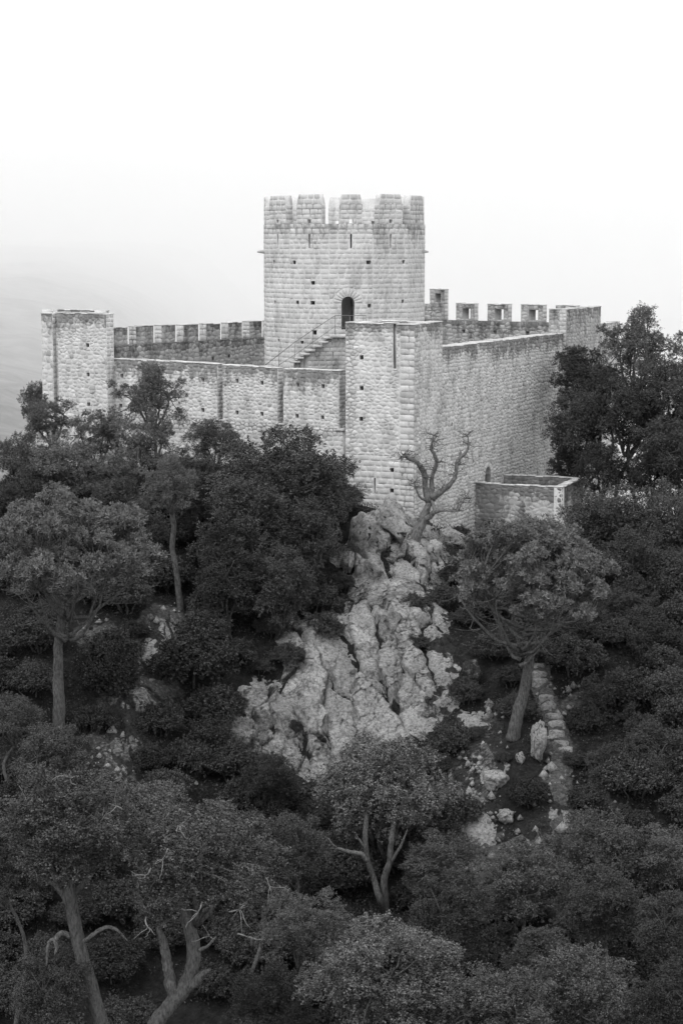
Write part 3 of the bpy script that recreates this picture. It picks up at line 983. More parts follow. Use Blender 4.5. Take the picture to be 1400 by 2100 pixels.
for k in range(NF):
    a = math.radians(5 + 30 * k)
    n = np.array([math.sin(a), -math.cos(a)])
    u = np.array([math.cos(a), math.sin(a)])
    c = KC + n * KR
    O = v3(c - u * FWk / 2, zk0)
    p = Panel(w, O, u, FWk, zcr - zk0, n)
    holes = []
    if n[1] < 0.05:
        z0, z1 = P(700, 509, 133.6)[2], P(700, 480, 133.6)[2]
        holes.append((FWk / 2 - .055, FWk / 2 + .055, z0 - zk0, z1 - zk0, 0.7))
        for (x, y, ww, hh) in kh:
            lx, ly = p.loc(x, y)
            if n[1] < -0.2 and 0.1 + ww / 2 < lx < FWk - 0.1 - ww / 2: holes.append((lx - ww / 2, lx + ww / 2, ly - hh / 2, ly + hh / 2, 0.7))
    isdoor = k == 0
    if isdoor:
        dx0, dz1 = p.loc(713.5, 608); _, dz0 = p.loc(713.5, 676)
        holes = [h for h in holes]
        holes.append((dx0 - .44, dx0 + .44, dz0, dz1, 6.0))
        p.arch = (dx0, dz1 - .44, 1.02)
    p.backing(holes, 1.0 if not isdoor else 2.6)
    p.stain = .5
    rows = int(round((zcr - zk0) / 0.335))
    p.fill(0, FWk, 0, zcr - zk0, 'coursed', 0.5, 0.335)
    if isdoor:
        arch_finish(p, dx0, dz0, .88, dz1 - dz0, 2.3, vr=.56, nv=11)
    # merlon on the facet, shoulders chamfered at the top
    h = zmt - zcr + RND.uniform(-.06, .06)
    mw = FWk * (0.70 if k % 2 == 0 else 0.66)
    if k == 2: mw = FWk * .78
    if k == 11: mw = FWk * .63
    if k == 0: mw = FWk * .50
    if k == 6: mw = FWk * .42
    x0 = (FWk - mw) / 2
    # merlon through-window
    pm = Panel(w, v3(c - u * mw / 2, zcr + .002), u, mw, h, n)
    hb = (mw / 2 - .13, mw / 2 + .13, .04, .30, None)
    ch = 0.62 * 1.0
    pm.backing([hb], 0.55) if False else None
    # lower square part with the window, upper part tapering
    hl = h * 0.66
    pm2 = Panel(w, v3(c - u * mw / 2, zcr + .002), u, mw, hl, n)
    pm2.backing([hb], 0.55); pm2.stain = 0; pm2.T = .55
    pm2.fill(0, mw, 0, hl, 'coursed', 0.5, 0.31)
    tw = mw * 0.09
    V = []
    for d_ in (0, -0.55):
        V += [pm.pt(0, hl, d_), pm.pt(mw, hl, d_), pm.pt(mw - tw * .45, hl + (h - hl) * .55, d_), pm.pt(mw - tw, h, d_), pm.pt(tw, h, d_), pm.pt(tw * .45, hl + (h - hl) * .55, d_)]
    w.core.add(V, [(0, 1, 2, 3, 4, 5), (11, 10, 9, 8, 7, 6), (1, 7, 8, 2), (2, 8, 9, 3), (3, 9, 10, 4), (4, 10, 11, 5), (5, 11, 6, 0)])
    for part in cells_coursed(0, mw, hl, h, 0.5, 0.31, w.rng):
        f = lambda y: tw * (y - hl) / (h - hl)
        q = [(min(max(a_, f(b_)), mw - f(b_)), b_) for a_, b_ in part]
        if area(q) > .02: pm.stain = 0; pm.cell(q, 'coursed')
    for (Oq, uq, nq) in ((pm.pt(0, 0, -.55), n, -u), (pm.pt(mw, 0, 0), -n, u)):
        qq = Panel(w, Oq, uq, .55, hl, nq); qq.stain = 0; qq.fill(0, .55, 0, hl, 'coursed', .5, .31)
    if n[1] > 0.3:
        qq = Panel(w, pm.pt(mw, 0, -.55), -u, mw, hl, -n); qq.holes = [(hb[0], hb[1], hb[2], hb[3])]; qq.stain = 0
        qq.fill(0, mw, 0, hl, 'coursed', .5, .31)
me = np_mesh("keep_roof", [v3(KC + np.array([math.sin(a), -math.cos(a)]) * (KR - .9) / math.cos(math.pi / 12), zcr - .25) for a in [math.radians(20 + 30 * k) for k in range(12)]], [tuple(range(12))], M['mortar'], np.full(12, .5))
link_mesh("roof", me, w.root).location = -w.off
# door passage runs extra deep so that the doorway reads dark
# stone spouts at the sides
for sx, sy in ((533.5, 517), (872, 517)):
    mb = MB()
    q = P(sx, sy, 139.0)
    s_ = -1 if sx < 700 else 1
    m0 = q - np.array([s_ * .75, 0, -0.02]); 
    pts = [m0 + np.array([s_ * t * .95, 0, .02 - t * t * .02]) for t in np.linspace(0, 1, 5)]
    mb.tube(pts, [.17, .17, .15, .11, .05], 8, .3)
    mb.build("water_spout", M['ashlar'], w.root, smooth=True)
w.finish()

# ---- flight of steps to the keep door and its railing ---------------------
ua = np.array([math.cos(math.radians(5)), math.sin(math.radians(5))])
na = np.array([math.sin(math.radians(5)), -math.cos(math.radians(5))])
cf = KC + na * (KR + .04)
w = Wall("stone_staircase", v3(cf, -9), "open stone flight of steps climbing to the keep doorway behind the front wall", "staircase", stone='ashlar', mortar='dark_mortar', seed=11)
w.stone = 'dark_rubble'  # shade under the steps put into a darker stone
FD = cf[1] - .5
lnd = P(693, 690, FD)
steps = [(604, 741.5), (612, 733.5), (624, 725.5), (635, 718), (649, 709.5), (662, 701), (671, 692)]
mb = MB()
Of_ = v3(cf + na * 1.15, 0)
pp = Panel(w, v3(cf + na * 1.15, -11.3), ua, 4, 6, na)
sxy = [pp.loc(x, y) for x, y in steps]
dxs = 0.40
for i, (lx, ly) in enumerate(sxy):
    stp = MB()
    stp.box(pp.pt(lx - .27, ly - .1, .12), pp.u * .62, -pp.n * 1.2, (0, 0, .15), .35)
    stp.build("step", M['ashlar'], w.root)
    mb.box(pp.pt(lx + .02, 0, -.12), pp.u * .36, -pp.n * .95, (0, 0, ly - .11), .3)
lx, ly = pp.loc(680, 689)
rx, _ = pp.loc(742, 689)
stp = MB(); stp.box(pp.pt(lx - .1, ly - .12, .14), pp.u * (rx - lx + .1), -pp.n * 1.25, (0, 0, .22), .55); stp.build("landing", M['ashlar'], w.root)
mb.box(pp.pt(lx + .12, 0, -.12), pp.u * (rx - lx - .3), -pp.n * .95, (0, 0, ly - .13), .3)
mb.build("stair_core", M['dark_mortar'], w.root)
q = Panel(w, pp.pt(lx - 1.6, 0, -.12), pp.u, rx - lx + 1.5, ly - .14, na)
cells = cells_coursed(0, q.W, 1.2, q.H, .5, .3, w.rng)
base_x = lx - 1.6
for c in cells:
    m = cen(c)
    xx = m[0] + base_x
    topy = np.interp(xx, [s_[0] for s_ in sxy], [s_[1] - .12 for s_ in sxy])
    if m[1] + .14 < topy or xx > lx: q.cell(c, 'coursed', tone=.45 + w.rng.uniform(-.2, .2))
w.finish()
rail = empty("railing", v3(cf + na * 1.2, -8), "thin metal handrail beside the steps and doorway of the keep", "railing")
pr = Panel(w, v3(cf + na * 1.22, -11.3), ua, 4, 6, na)
def rp(px, py, d=0): x, y = pr.loc(px, py); return pr.pt(x, y, d)
def rail_part(name, pts, r):
    mb = MB(); mb.tube(pts, r, 6, .5); mb.build(name, M['steel'], rail)
rail_part("handrail", [rp(541, 751), rp(604, 702), rp(641, 677), rp(687, 647), rp(750, 647)], .024)
rail_part("middle_rail", [rp(571, 749), rp(604, 728), rp(641, 702), rp(687, 669), rp(708, 672)], .017)
for x, y0, y1 in [(572, 724, 752), (604, 700, 738), (641, 676, 716), (687, 647, 690), (717, 647, 690), (745, 647, 690), (750, 647, 690)]:
    rail_part("post", [rp(x, y0), rp(x, y1)], .02)
print("castle", round(time.time() - T0, 1))

# ------------------------------------------------------------------ rock outcrop
def voro(X, Y, seed, scale):
    """F1, F2 distance and id of a jittered cell pattern"""
    x, y = X / scale, Y / scale
    xi, yi = np.floor(x).astype(int), np.floor(y).astype(int)
    f1 = np.full(x.shape, 9.0); f2 = np.full(x.shape, 9.0); idv = np.zeros(x.shape); off = np.zeros(x.shape)
    for dx_ in (-1, 0, 1):
        for dy_ in (-1, 0, 1):
            a, b = xi + dx_, yi + dy_
            h1 = _vals[_perm[(_perm[(a + seed) & 4095] + b) & 4095]]
            h2 = _vals[_perm[(_perm[(a + seed + 91) & 4095] + b + 7) & 4095]]
            h3 = _vals[_perm[(_perm[(a + seed + 191) & 4095] + b + 37) & 4095]]
            d = np.hypot(a + h1 - x, b + h2 - y)
            n = d < f1
            f2 = np.where(n, f1, np.minimum(f2, d)); idv = np.where(n, h3, idv); off = np.where(n, (x - a - h1) * (h2 - .5) * 2.2 + (y - b - h2) * (h3 * 7 % 1 - .5) * 1.8, off); f1 = np.where(n, d, f1)
    return f1, f2, idv, off
LEDGE = []
def outcrop(name, outline_px, label, seed, res=0.066, amp=1.0, group=None, dim=0.0):
    """a craggy mass of bedrock standing out of the slope inside an outline drawn on the ground"""
    pts = np.array([on_ground(x, y)[:2] for x, y in outline_px])
    x0, x1, y0, y1 = pts[:, 0].min() - .5, pts[:, 0].max() + .5, pts[:, 1].min() - .5, pts[:, 1].max() + .5
    X, Y = np.meshgrid(np.arange(x0, x1, res), np.arange(y0, y1, res * 0.8))
    # signed distance to outline polygon
    ins = np.zeros(X.shape, bool); dist = np.full(X.shape, 99.0)
    for i in range(len(pts)):
        a, b = pts[i - 1], pts[i]
        e = b - a
        t = np.clip(((X - a[0]) * e[0] + (Y - a[1]) * e[1]) / (e @ e), 0, 1)
        dist = np.minimum(dist, np.hypot(X - a[0] - t * e[0], Y - a[1] - t * e[1]))
        c = ((a[1] > Y) != (b[1] > Y)) & (X < (b[0] - a[0]) * (Y - a[1]) / (b[1] - a[1] + 1e-12) + a[0])
        ins ^= c
    sd = np.where(ins, dist, -dist) + (fbm(X * 1.2, Y * 1.2, seed, 3) - .5) * 0.9
    Z = tz0(X, Y) + (fbm(X * .5, Y * .5, 3.0, 5) - .5) * .9
    gyv, gxv = np.gradient(Z, res * .8, res)
    nrm = np.dstack([-gxv, -gyv, np.ones(X.shape)])
    nrm /= np.linalg.norm(nrm, axis=2)[..., None]
    # slope-surface coordinates: along the fall line the pattern is stretched
    S = Y + Z * 0.9
    wx = X + (fbm(X * .5, S * .3, 4, 4) - .5) * 1.5 + S * .12
    wy = S + (fbm(X * .6, S * .5, 14, 3) - .5) * 1.6
    f1, f2, idv, of1 = voro(wx, wy * .22, seed, 1.5)
    g1, g2, id2, of2 = voro(wx + 5, wy * .34, seed + 40, .62)
    crack = np.clip((f2 - f1) / .11, 0, 1); crack2 = np.clip((g2 - g1) / .09, 0, 1)
    crack = np.maximum(crack, np.clip((fbm(X * .7, S * .4, 51, 2) - .52) * 9, 0, 1)); crack2 = np.maximum(crack2, np.clip((fbm(X, S * .6, 71, 2) - .47) * 9, 0, 1))
    h = (idv - .35) * .42 + of1 * .72 + (id2 - .5) * .10 + of2 * .16
    h = h * (crack ** .3) - (1 - crack) * .42 - (1 - crack2) * .13 + (fbm(X * 3.2, S * 1.6, Z, 5) - .5) * .16
    ridge = 1 - np.abs(fbm(wx * 1.1, wy * .6, 7, 4) - .5) * 4
    h += ridge * .05
    rise = np.clip(sd / 1.1, -1, 1)
    D = h * amp * np.clip(rise, 0.1, 1) + rise * .34 + .04
    Pn = np.dstack([X, Y, Z]) + nrm * D[..., None]
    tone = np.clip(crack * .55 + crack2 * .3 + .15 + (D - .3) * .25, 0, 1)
    tone = np.where(fbm(X * .9, S * .9, 31, 4) > .575, tone * .42, tone)
    tone = np.clip(tone - dim - np.clip((X - 4.2) * 1.2, 0, 1) * np.clip((fbm(X * 1.4, S * .7, 61, 5) - .46) * 4, 0, .24), 0, 1)
    mk = (tone < .32) & (sd > .1) & (np.random.RandomState(seed).rand(*X.shape) < .022)
    LEDGE.append(Pn[mk])
    keep = sd > -.6
    idx = -np.ones(X.shape, int); idx[keep] = np.arange(keep.sum())
    q = np.dstack([idx[:-1, :-1], idx[:-1, 1:], idx[1:, 1:], idx[1:, :-1]]).reshape(-1, 4)
    q = q[(q >= 0).all(1)]
    c = Pn[keep].mean(0)
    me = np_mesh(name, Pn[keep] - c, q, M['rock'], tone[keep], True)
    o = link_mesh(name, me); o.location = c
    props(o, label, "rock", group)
    return o
outcrop("rock_outcrop", [(600, 1275), (700, 1262), (730, 1200), (880, 1195), (915, 1260), (925, 1330), (930, 1450), (880, 1500), (800, 1560), (720, 1610), (640, 1600), (560, 1560), (480, 1530), (455, 1480), (520, 1400), (600, 1380), (575, 1330)],
        "tall lichened crag of split bedrock below the prow of the castle", 3)
outcrop("rock_outcrop", [(700, 1120), (740, 1070), (800, 1058), (860, 1075), (905, 1110), (915, 1180), (880, 1205), (780, 1205), (720, 1200), (690, 1160)],
        "knot of pale boulders and bedrock at the foot of the prow tower", 11, amp=1.2)
outcrop("rock_outcrop", [(900, 1610), (960, 1640), (1000, 1680), (1010, 1730), (960, 1740), (900, 1700), (850, 1650)],
        "sloping slab of pale rock beside the lower end of the path", 23, amp=.5)

outcrop("rock_outcrop", [(940, 1470), (985, 1460), (1015, 1500), (1035, 1580), (1010, 1600), (985, 1560), (955, 1540)], "low ribs of bedrock between the crag and the leaning pine", 37, amp=.45, dim=0.38)
outcrop("rock_outcrop", [(905, 1560), (935, 1565), (975, 1620), (1010, 1660), (990, 1680), (940, 1630)], "dark bedrock ribs above the pale slab", 41, amp=.4, dim=0.52)
outcrop("rock_outcrop", [(1130, 1640), (1185, 1650), (1190, 1700), (1120, 1725), (1060, 1745), (1090, 1700)], "broken bedrock along the last bend of the path", 43, amp=.4, dim=0.52)
outcrop("rock_outcrop", [(215, 1440), (290, 1410), (330, 1450), (300, 1540), (250, 1600), (200, 1570)], "rough bedrock showing in the bare gully at the left", 47, amp=.4, dim=0.62)
outcrop("rock_outcrop", [(290, 1290), (350, 1270), (370, 1300), (330, 1400), (295, 1390)], "broken bedrock under the slim curving trunk", 53, amp=.35, dim=0.52)
def boulder(px, py, wpx, hpx, label, seed, rot=0.0, sink=.25, group=None, deep=None, tone=.8):
    g = on_ground(px, py + hpx * .3)
    s = g[1] / F_PX
    a, c = wpx * s / 2, hpx * s / 2
    bb = deep or (a + c) / 2
    n, m = 40, 26
    V = []
    rr = np.random.RandomState(seed)
    th = np.linspace(0, 2 * math.pi, n, endpoint=False); ph = np.linspace(.02, math.pi - .02, m)
    TH, PH = np.meshgrid(th, ph)
    D = np.dstack([np.sin(PH) * np.cos(TH), np.sin(PH) * np.sin(TH), np.cos(PH)])
    pl = rr.normal(size=(14, 3)); pl /= np.linalg.norm(pl, axis=1)[:, None]
    r = np.ones(TH.shape) * 1.3
    for q, off in zip(pl, rr.uniform(.74, 1.05, 14)):
        k = D @ q
        r = np.where(k > .15, np.minimum(r, off / np.maximum(k, .15)), r)
    r = r * (.9 + .30 * (fbm(D[..., 0] * 2 + seed, D[..., 1] * 2, D[..., 2] * 2, 5) - .5) * 2)
    ck = np.abs(fbm(D[..., 0] * 1.7 + seed * 3, D[..., 1] * 1.7, D[..., 2] * 1.1, 3) - .5); r = r - .12 * np.clip(1 - ck / .03, 0, 1)
    Pn = D * r[..., None] * np.array([a, bb, c])
    R = np.array(Matrix.Rotation(rot, 3, 'Y'))
    Pn = Pn.reshape(-1, 3) @ R.T
    F = [(i * n + j, (i + 1) * n + j, (i + 1) * n + (j + 1) % n, i * n + (j + 1) % n) for i in range(m - 1) for j in range(n)]
    F += [tuple(range(n))[::-1][::-1], tuple((m - 1) * n + j for j in range(n))[::-1]]
    me = np_mesh("boulder", Pn, F, M['rock'], np.clip(.2 + .6 * (ck.ravel() / .03), 0, 1) * tone, True)
    o = link_mesh("boulder", me); o.location = (g[0], g[1] + bb * .2, g[2] + c * (1 - sink))
    props(o, label, "boulder", group)
boulder(1103, 1545, 32, 90, "upright pointed pale rock standing left of the stone steps", 3, .08, .1)
boulder(1012, 1604, 60, 42, "blocky boulder patched with white lichen below the leaning pine", 5, .3)
boulder(1067, 1562, 20, 32, "small pale pointed stone between the lichened boulder and the steps", 10, -.2, .4, tone=.6)
boulder(862, 1516, 58, 20, "flat slanting rock below the right foot of the crag", 9, .6)
boulder(825, 1535, 40, 18, "thin tilted slab at the lower right foot of the crag", 12, .5)
boulder(1035, 1680, 42, 30, "rounded stone beside the dark bush at the path", 14)
boulder(968, 1385, 34, 70, "dark standing rock in the gap right of the crag", 16, -.1, .45, tone=.3)
boulder(808, 1090, 62, 80, "big smooth boulder leaning against the foot of the prow tower", 17, -.3, -.1)
boulder(745, 1120, 52, 90, "tall rounded boulder left of the bare tree's roots", 18, .2, -.1)
boulder(765, 1180, 38, 46, "wedge shaped boulder at the top of the crag", 19, -.3, .0)
boulder(890, 1140, 40, 46, "cleft boulder right of the bare tree's roots", 21, .5, .0)
boulder(715, 1160, 30, 50, "dark narrow boulder at the left edge of the rocks under the tower", 24, .2)
boulder(1325, 1990, 30, 60, "mottled rock among the bushes at the lower right", 25, .1)
boulder(1230, 1950, 50, 30, "mossy low rock among the bushes at the lower right", 26, .1)
boulder(480, 1570, 30, 40, "loose pale stone at the lower left foot of the crag", 27, -.5)
boulder(590, 1290, 22, 46, "pale fin of rock at the upper left corner of the crag", 28, .15, .1)

boulder(925, 1110, 60, 40, "low rock lying at the foot of the right wall", 31, .2, .3)
boulder(965, 1125, 44, 34, "small rock beside the shrub under the yard", 33, -.2, .3)
# scree and loose stones: nobody could count them
mb = MB()
rr = np.random.RandomState(5)
for k in range(1500):
    if k < 1150:
        i = rr.randint(len(BARE)); px, py, r = BARE[i]
        g = on_ground_cache = None
        if k % 1 == 0:
            pass
        px += rr.normal() * 26; py += rr.normal() * 26
    else:
        px, py = rr.uniform(430, 1010), rr.uniform(1480, 1700)
    r_ = ray(px, py); r_ = r_ / r_[1]
    d = None
    if 'GDS' not in globals():
        GDS = np.arange(76, 120, 0.5)
    z = tz0(r_[0] * GDS, GDS)
    b_i = np.nonzero(r_[2] * GDS < z)[0]
    if not len(b_i): continue
    d = GDS[b_i[0]]
    X_, Y_ = r_[0] * d, d + rr.uniform(-.3, .3)
    Z_ = float(tz(X_, Y_))
    s = abs(rr.normal()) ** 1.6 * .07 + .02
    D = np.array([(1, 0, 0), (-1, 0, 0), (0, 1, 0), (0, -1, 0), (0, 0, 1), (0, 0, -1)]) * (s * rr.uniform(.5, 1.4, (6, 1)))
    D = D @ np.array(Matrix.Rotation(rr.uniform(0, 6), 3, 'Z')).T
    mb.add(D + np.array([X_, Y_, Z_ + s * .3]), [(0, 2, 4), (2, 1, 4), (1, 3, 4), (3, 0, 4), (2, 0, 5), (1, 2, 5), (3, 1, 5), (0, 3, 5)], rr.uniform(.3, .75))
mb.build("scree", M['rock'], kind="stuff")
print("rocks", round(time.time() - T0, 1))

# ---- footpath steps -------------------------------------------------------
pathpts = [(1100, 1350), (1108, 1400), (1125, 1450), (1142, 1500), (1152, 1560), (1148, 1610), (1165, 1680), (1090, 1735), (1000, 1760)]
gp = np.array([on_ground(x, y) for x, y in pathpts])
tt = np.linspace(0, len(gp) - 1, 70)
cx_ = np.interp(tt, range(len(gp)), gp[:, 0]); cy_ = np.interp(tt, range(len(gp)), gp[:, 1])
V = []
for i in range(len(tt)):
    dx_, dy_ = np.gradient(cx_)[i], np.gradient(cy_)[i]
    L = math.hypot(dx_, dy_) + 1e-6
    for s_ in np.linspace(-.5, .5, 7):
        x, y = cx_[i] - dy_ / L * s_ * 1.1, cy_[i] + dx_ / L * s_ * 1.1
        V.append((x, y, float(tz(x, y)) + .16 - abs(s_) * .35 + float(vnoise(x * 5, y * 5)) * .06))
F = [(i * 7 + j, i * 7 + j + 1, (i + 1) * 7 + j + 1, (i + 1) * 7 + j) for i in range(len(tt) - 1) for j in range(6)]
me = np_mesh("path", V, F, M['soil'], np.ones(len(V)), True)
path = link_mesh("path", me); props(path, kind="structure")
for i, (x, y, wp) in enumerate([(1100, 1352, 38), (1102, 1372, 36), (1104, 1392, 38), (1106, 1412, 38), (1122, 1440, 40), (1128, 1460, 38), (1134, 1478, 42), (1139, 1496, 44), (1144, 1514, 44), (1152, 1530, 40), (1156, 1548, 34)]):
    g = on_ground(x, y)
    s = g[1] / F_PX * wp / 2 * .84
    rs_ = random.Random(i)
    n = 12
    ring = [(math.cos(k * 2 * math.pi / n) * s * rs_.uniform(.85, 1.15), math.sin(k * 2 * math.pi / n) * .26 * rs_.uniform(.8, 1.2)) for k in range(n)]
    V = [(a, b, -.2) for a, b in ring] + [(a, b, .2 + rs_.uniform(-.03, .03)) for a, b in ring] + [(a * .8, b * .8, .25 + rs_.uniform(-.02, .02)) for a, b in ring]
    F = [(k, (k + 1) % n, (k + 1) % n + n, k + n) for k in range(n)] + [(k + n, (k + 1) % n + n, (k + 1) % n + 2 * n, k + 2 * n) for k in range(n)] + [tuple(2 * n + k for k in range(n))]
    o = link_mesh("step_stone", np_mesh("step_stone", V, F, M['rock'], np.full(len(V), .62), False), path)
    o.location = g + np.array([rs_.uniform(-.1, .1), 0, rs_.uniform(-.02, .08)]); o.rotation_euler = (rs_.uniform(-.08, .08), rs_.uniform(-.08, .08), rs_.uniform(-.3, .3))

# ------------------------------------------------------------------ trees
def leaf_quads(C, nrm, size, rr, aspect=.6):
    """C (n,3) centres, nrm (n,3) facing: a pointed leaf (quad) each"""
    n = len(C)
    r = rr.normal(size=(n, 3))
    a = np.cross(nrm, r); a /= np.linalg.norm(a, axis=1)[:, None] + 1e-9
    b = np.cross(nrm, a); b /= np.linalg.norm(b, axis=1)[:, None] + 1e-9
    s = (size * rr.uniform(.6, 1.35, n))[:, None]
    V = np.stack([C - a * s, C + b * s * aspect, C + a * s, C - b * s * aspect], axis=1).reshape(-1, 3)
    F = np.arange(n * 4).reshape(n, 4)
    return V, F
def bez(a, b, c, n):
    t = np.linspace(0, 1, n)[:, None]
    return (1 - t) ** 2 * a + 2 * t * (1 - t) * b + t * t * c
def crown_template(seed, nl=42, leaves=1000, leaf=.022, flat=.8, lobe=(.20, .34), low=-.45, hole=.47, spread=(.5, .9), mat='leaf', ntw=9):
    rr = np.random.RandomState(seed)
    lob = []
    tries = 0
    while len(lob) < nl and tries < 5000:
        tries += 1
        v = rr.normal(size=3); v /= np.linalg.norm(v)
        if v[2] < low: continue
        bulge = .78 + .45 * float(fbm(v[0] * 1.3 + seed, v[1] * 1.3, v[2] * 1.3, 2))
        c = v * rr.uniform(*spread) * bulge * np.array([1, 1, flat])
        R = rr.uniform(*lobe)
        if all(np.linalg.norm(c - q[0]) > .45 * (R + q[1]) for q in lob): lob.append((c, R))
    Cs, Ns, Ts = [], [], []
    for c, R in lob:
        n = int(leaves * (R / .27) ** 2)
        v = rr.normal(size=(n, 3)); v /= np.linalg.norm(v, axis=1)[:, None]
        v[:, 2] = np.where(v[:, 2] < -.5, -v[:, 2], v[:, 2])
        rad = R * (.45 + .6 * rr.rand(n) ** .6) * (.75 + .5 * fbm(v[:, 0] * 2.2 + c[0] * 9, v[:, 1] * 2.2 + c[1] * 9, v[:, 2] * 2.2, 2))
        pt = c + v * rad[:, None] * np.array([1, 1, .85])
        # twig-scale clumping: drop leaves in the hollows of a noise
        k = fbm(pt[:, 0] * 9 + seed, pt[:, 1] * 9, pt[:, 2] * 9, 2) > hole
        pt, v = pt[k], v[k]
        q = fbm(pt[:, 0] * 16 + seed, pt[:, 1] * 16, pt[:, 2] * 16, 1)
        Cs.append(pt); Ns.append(v * .6 + rr.normal(size=v.shape) * .6 + np.array([0, 0, .4])); Ts.append(np.clip(.5 + (q - .5) * .5 + rr.normal(size=len(pt)) * .22, 0, 1.3))
    for c, R in lob:                                          # sprigs that break the outline
        ns = int(ntw * 1.6)
        v = rr.normal(size=(ns, 3)); v[:, 2] = v[:, 2] * .7 + .35; v /= np.linalg.norm(v, axis=1)[:, None]
        m = 26
        t = rr.uniform(.8, 1.0 + .45 * rr.rand(ns, 1), (ns, m))
        pt = c + v[:, None, :] * (R * t)[..., None] + rr.normal(size=(ns, m, 3)) * .016
        pt = pt.reshape(-1, 3)
        Cs.append(pt); Ns.append(rr.normal(size=pt.shape) + np.array([0, 0, .5])); Ts.append(np.clip(rr.normal(size=len(pt)) * .2 + .6, 0, 1.3))
    C, Nn, Tn = np.concatenate(Cs), np.concatenate(Ns), np.concatenate(Ts)
    V, F = leaf_quads(C, Nn, leaf, rr)
    crown = np_mesh("crown", V, F, M[mat], np.repeat(Tn, 4))
    # limbs
    mb = MB()
    root = np.array([0, 0, -flat * 1.05])
    k = 5
    mains = []
    for i in range(k):
        a = i * 2 * math.pi / k + rr.uniform(-.4, .4)
        e = np.array([math.cos(a) * .42, math.sin(a) * .42, rr.uniform(-.25, .2)])
        mid = (root + e) / 2 + np.array([math.cos(a) * .05, math.sin(a) * .05, -.02]) + rr.normal(size=3) * .06
        pts = bez(root, mid, e, 7) + np.r_[np.zeros((1, 3)), rr.normal(size=(6, 3)) * .018]
        mb.tube(pts, np.linspace(.036, .020, 7), 7, .5, .12, seed)
        mains.append(e)
    for c, R in lob:
        e = min(mains, key=lambda q: np.linalg.norm(q - c) + rr.rand() * .2)
        mid = (e + c) / 2 + rr.normal(size=3) * .07
        pts = bez(e, mid, c, 6)
        pts[1:] += rr.normal(size=(5, 3)) * .014
        mb.tube(pts, np.linspace(.017, .006, 6), 5, .55)
        for j in range(ntw):
            v = rr.normal(size=3); v[2] = abs(v[2]) * .7; v /= np.linalg.norm(v)
            e2 = c + v * R * rr.uniform(.75, 1.12)
            m2 = (c + e2) / 2 + rr.normal(size=3) * .05
            q = bez(c, m2, e2, 5); q[1:] += rr.normal(size=(4, 3)) * .01
            mb.tube(q, np.linspace(.005, .0016, 5), 3, .9)
    limbs = mb.mesh("limbs", M['bark'])
    return crown, limbs
OAK = [crown_template(100 + i, nl=58, leaves=1050, leaf=.0165, lobe=(.15, .33), low=-.85, flat=.95, spread=(.35, .92)) for i in range(4)]
PALE = crown_template(133, nl=62, leaves=1400, leaf=.0165, lobe=(.14, .32), low=-.85, flat=.95, spread=(.35, .92), mat='leaf_pale')
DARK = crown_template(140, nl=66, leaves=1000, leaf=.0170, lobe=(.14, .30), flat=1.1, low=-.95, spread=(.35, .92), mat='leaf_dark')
AIRY = [crown_template(160 + i, nl=60, leaves=640, leaf=.0135, lobe=(.10, .24), hole=.46, flat=1.0, low=-.8, spread=(.3, .98), ntw=15, mat='leaf_pale') for i in range(2)]
BUSH = [crown_template(180 + i, nl=30, leaves=700, leaf=.028, lobe=(.22, .38), flat=.75, low=-.2, hole=.45, spread=(.3, .75), mat='leaf_dark') for i in range(3)]
print("crowns", round(time.time() - T0, 1))

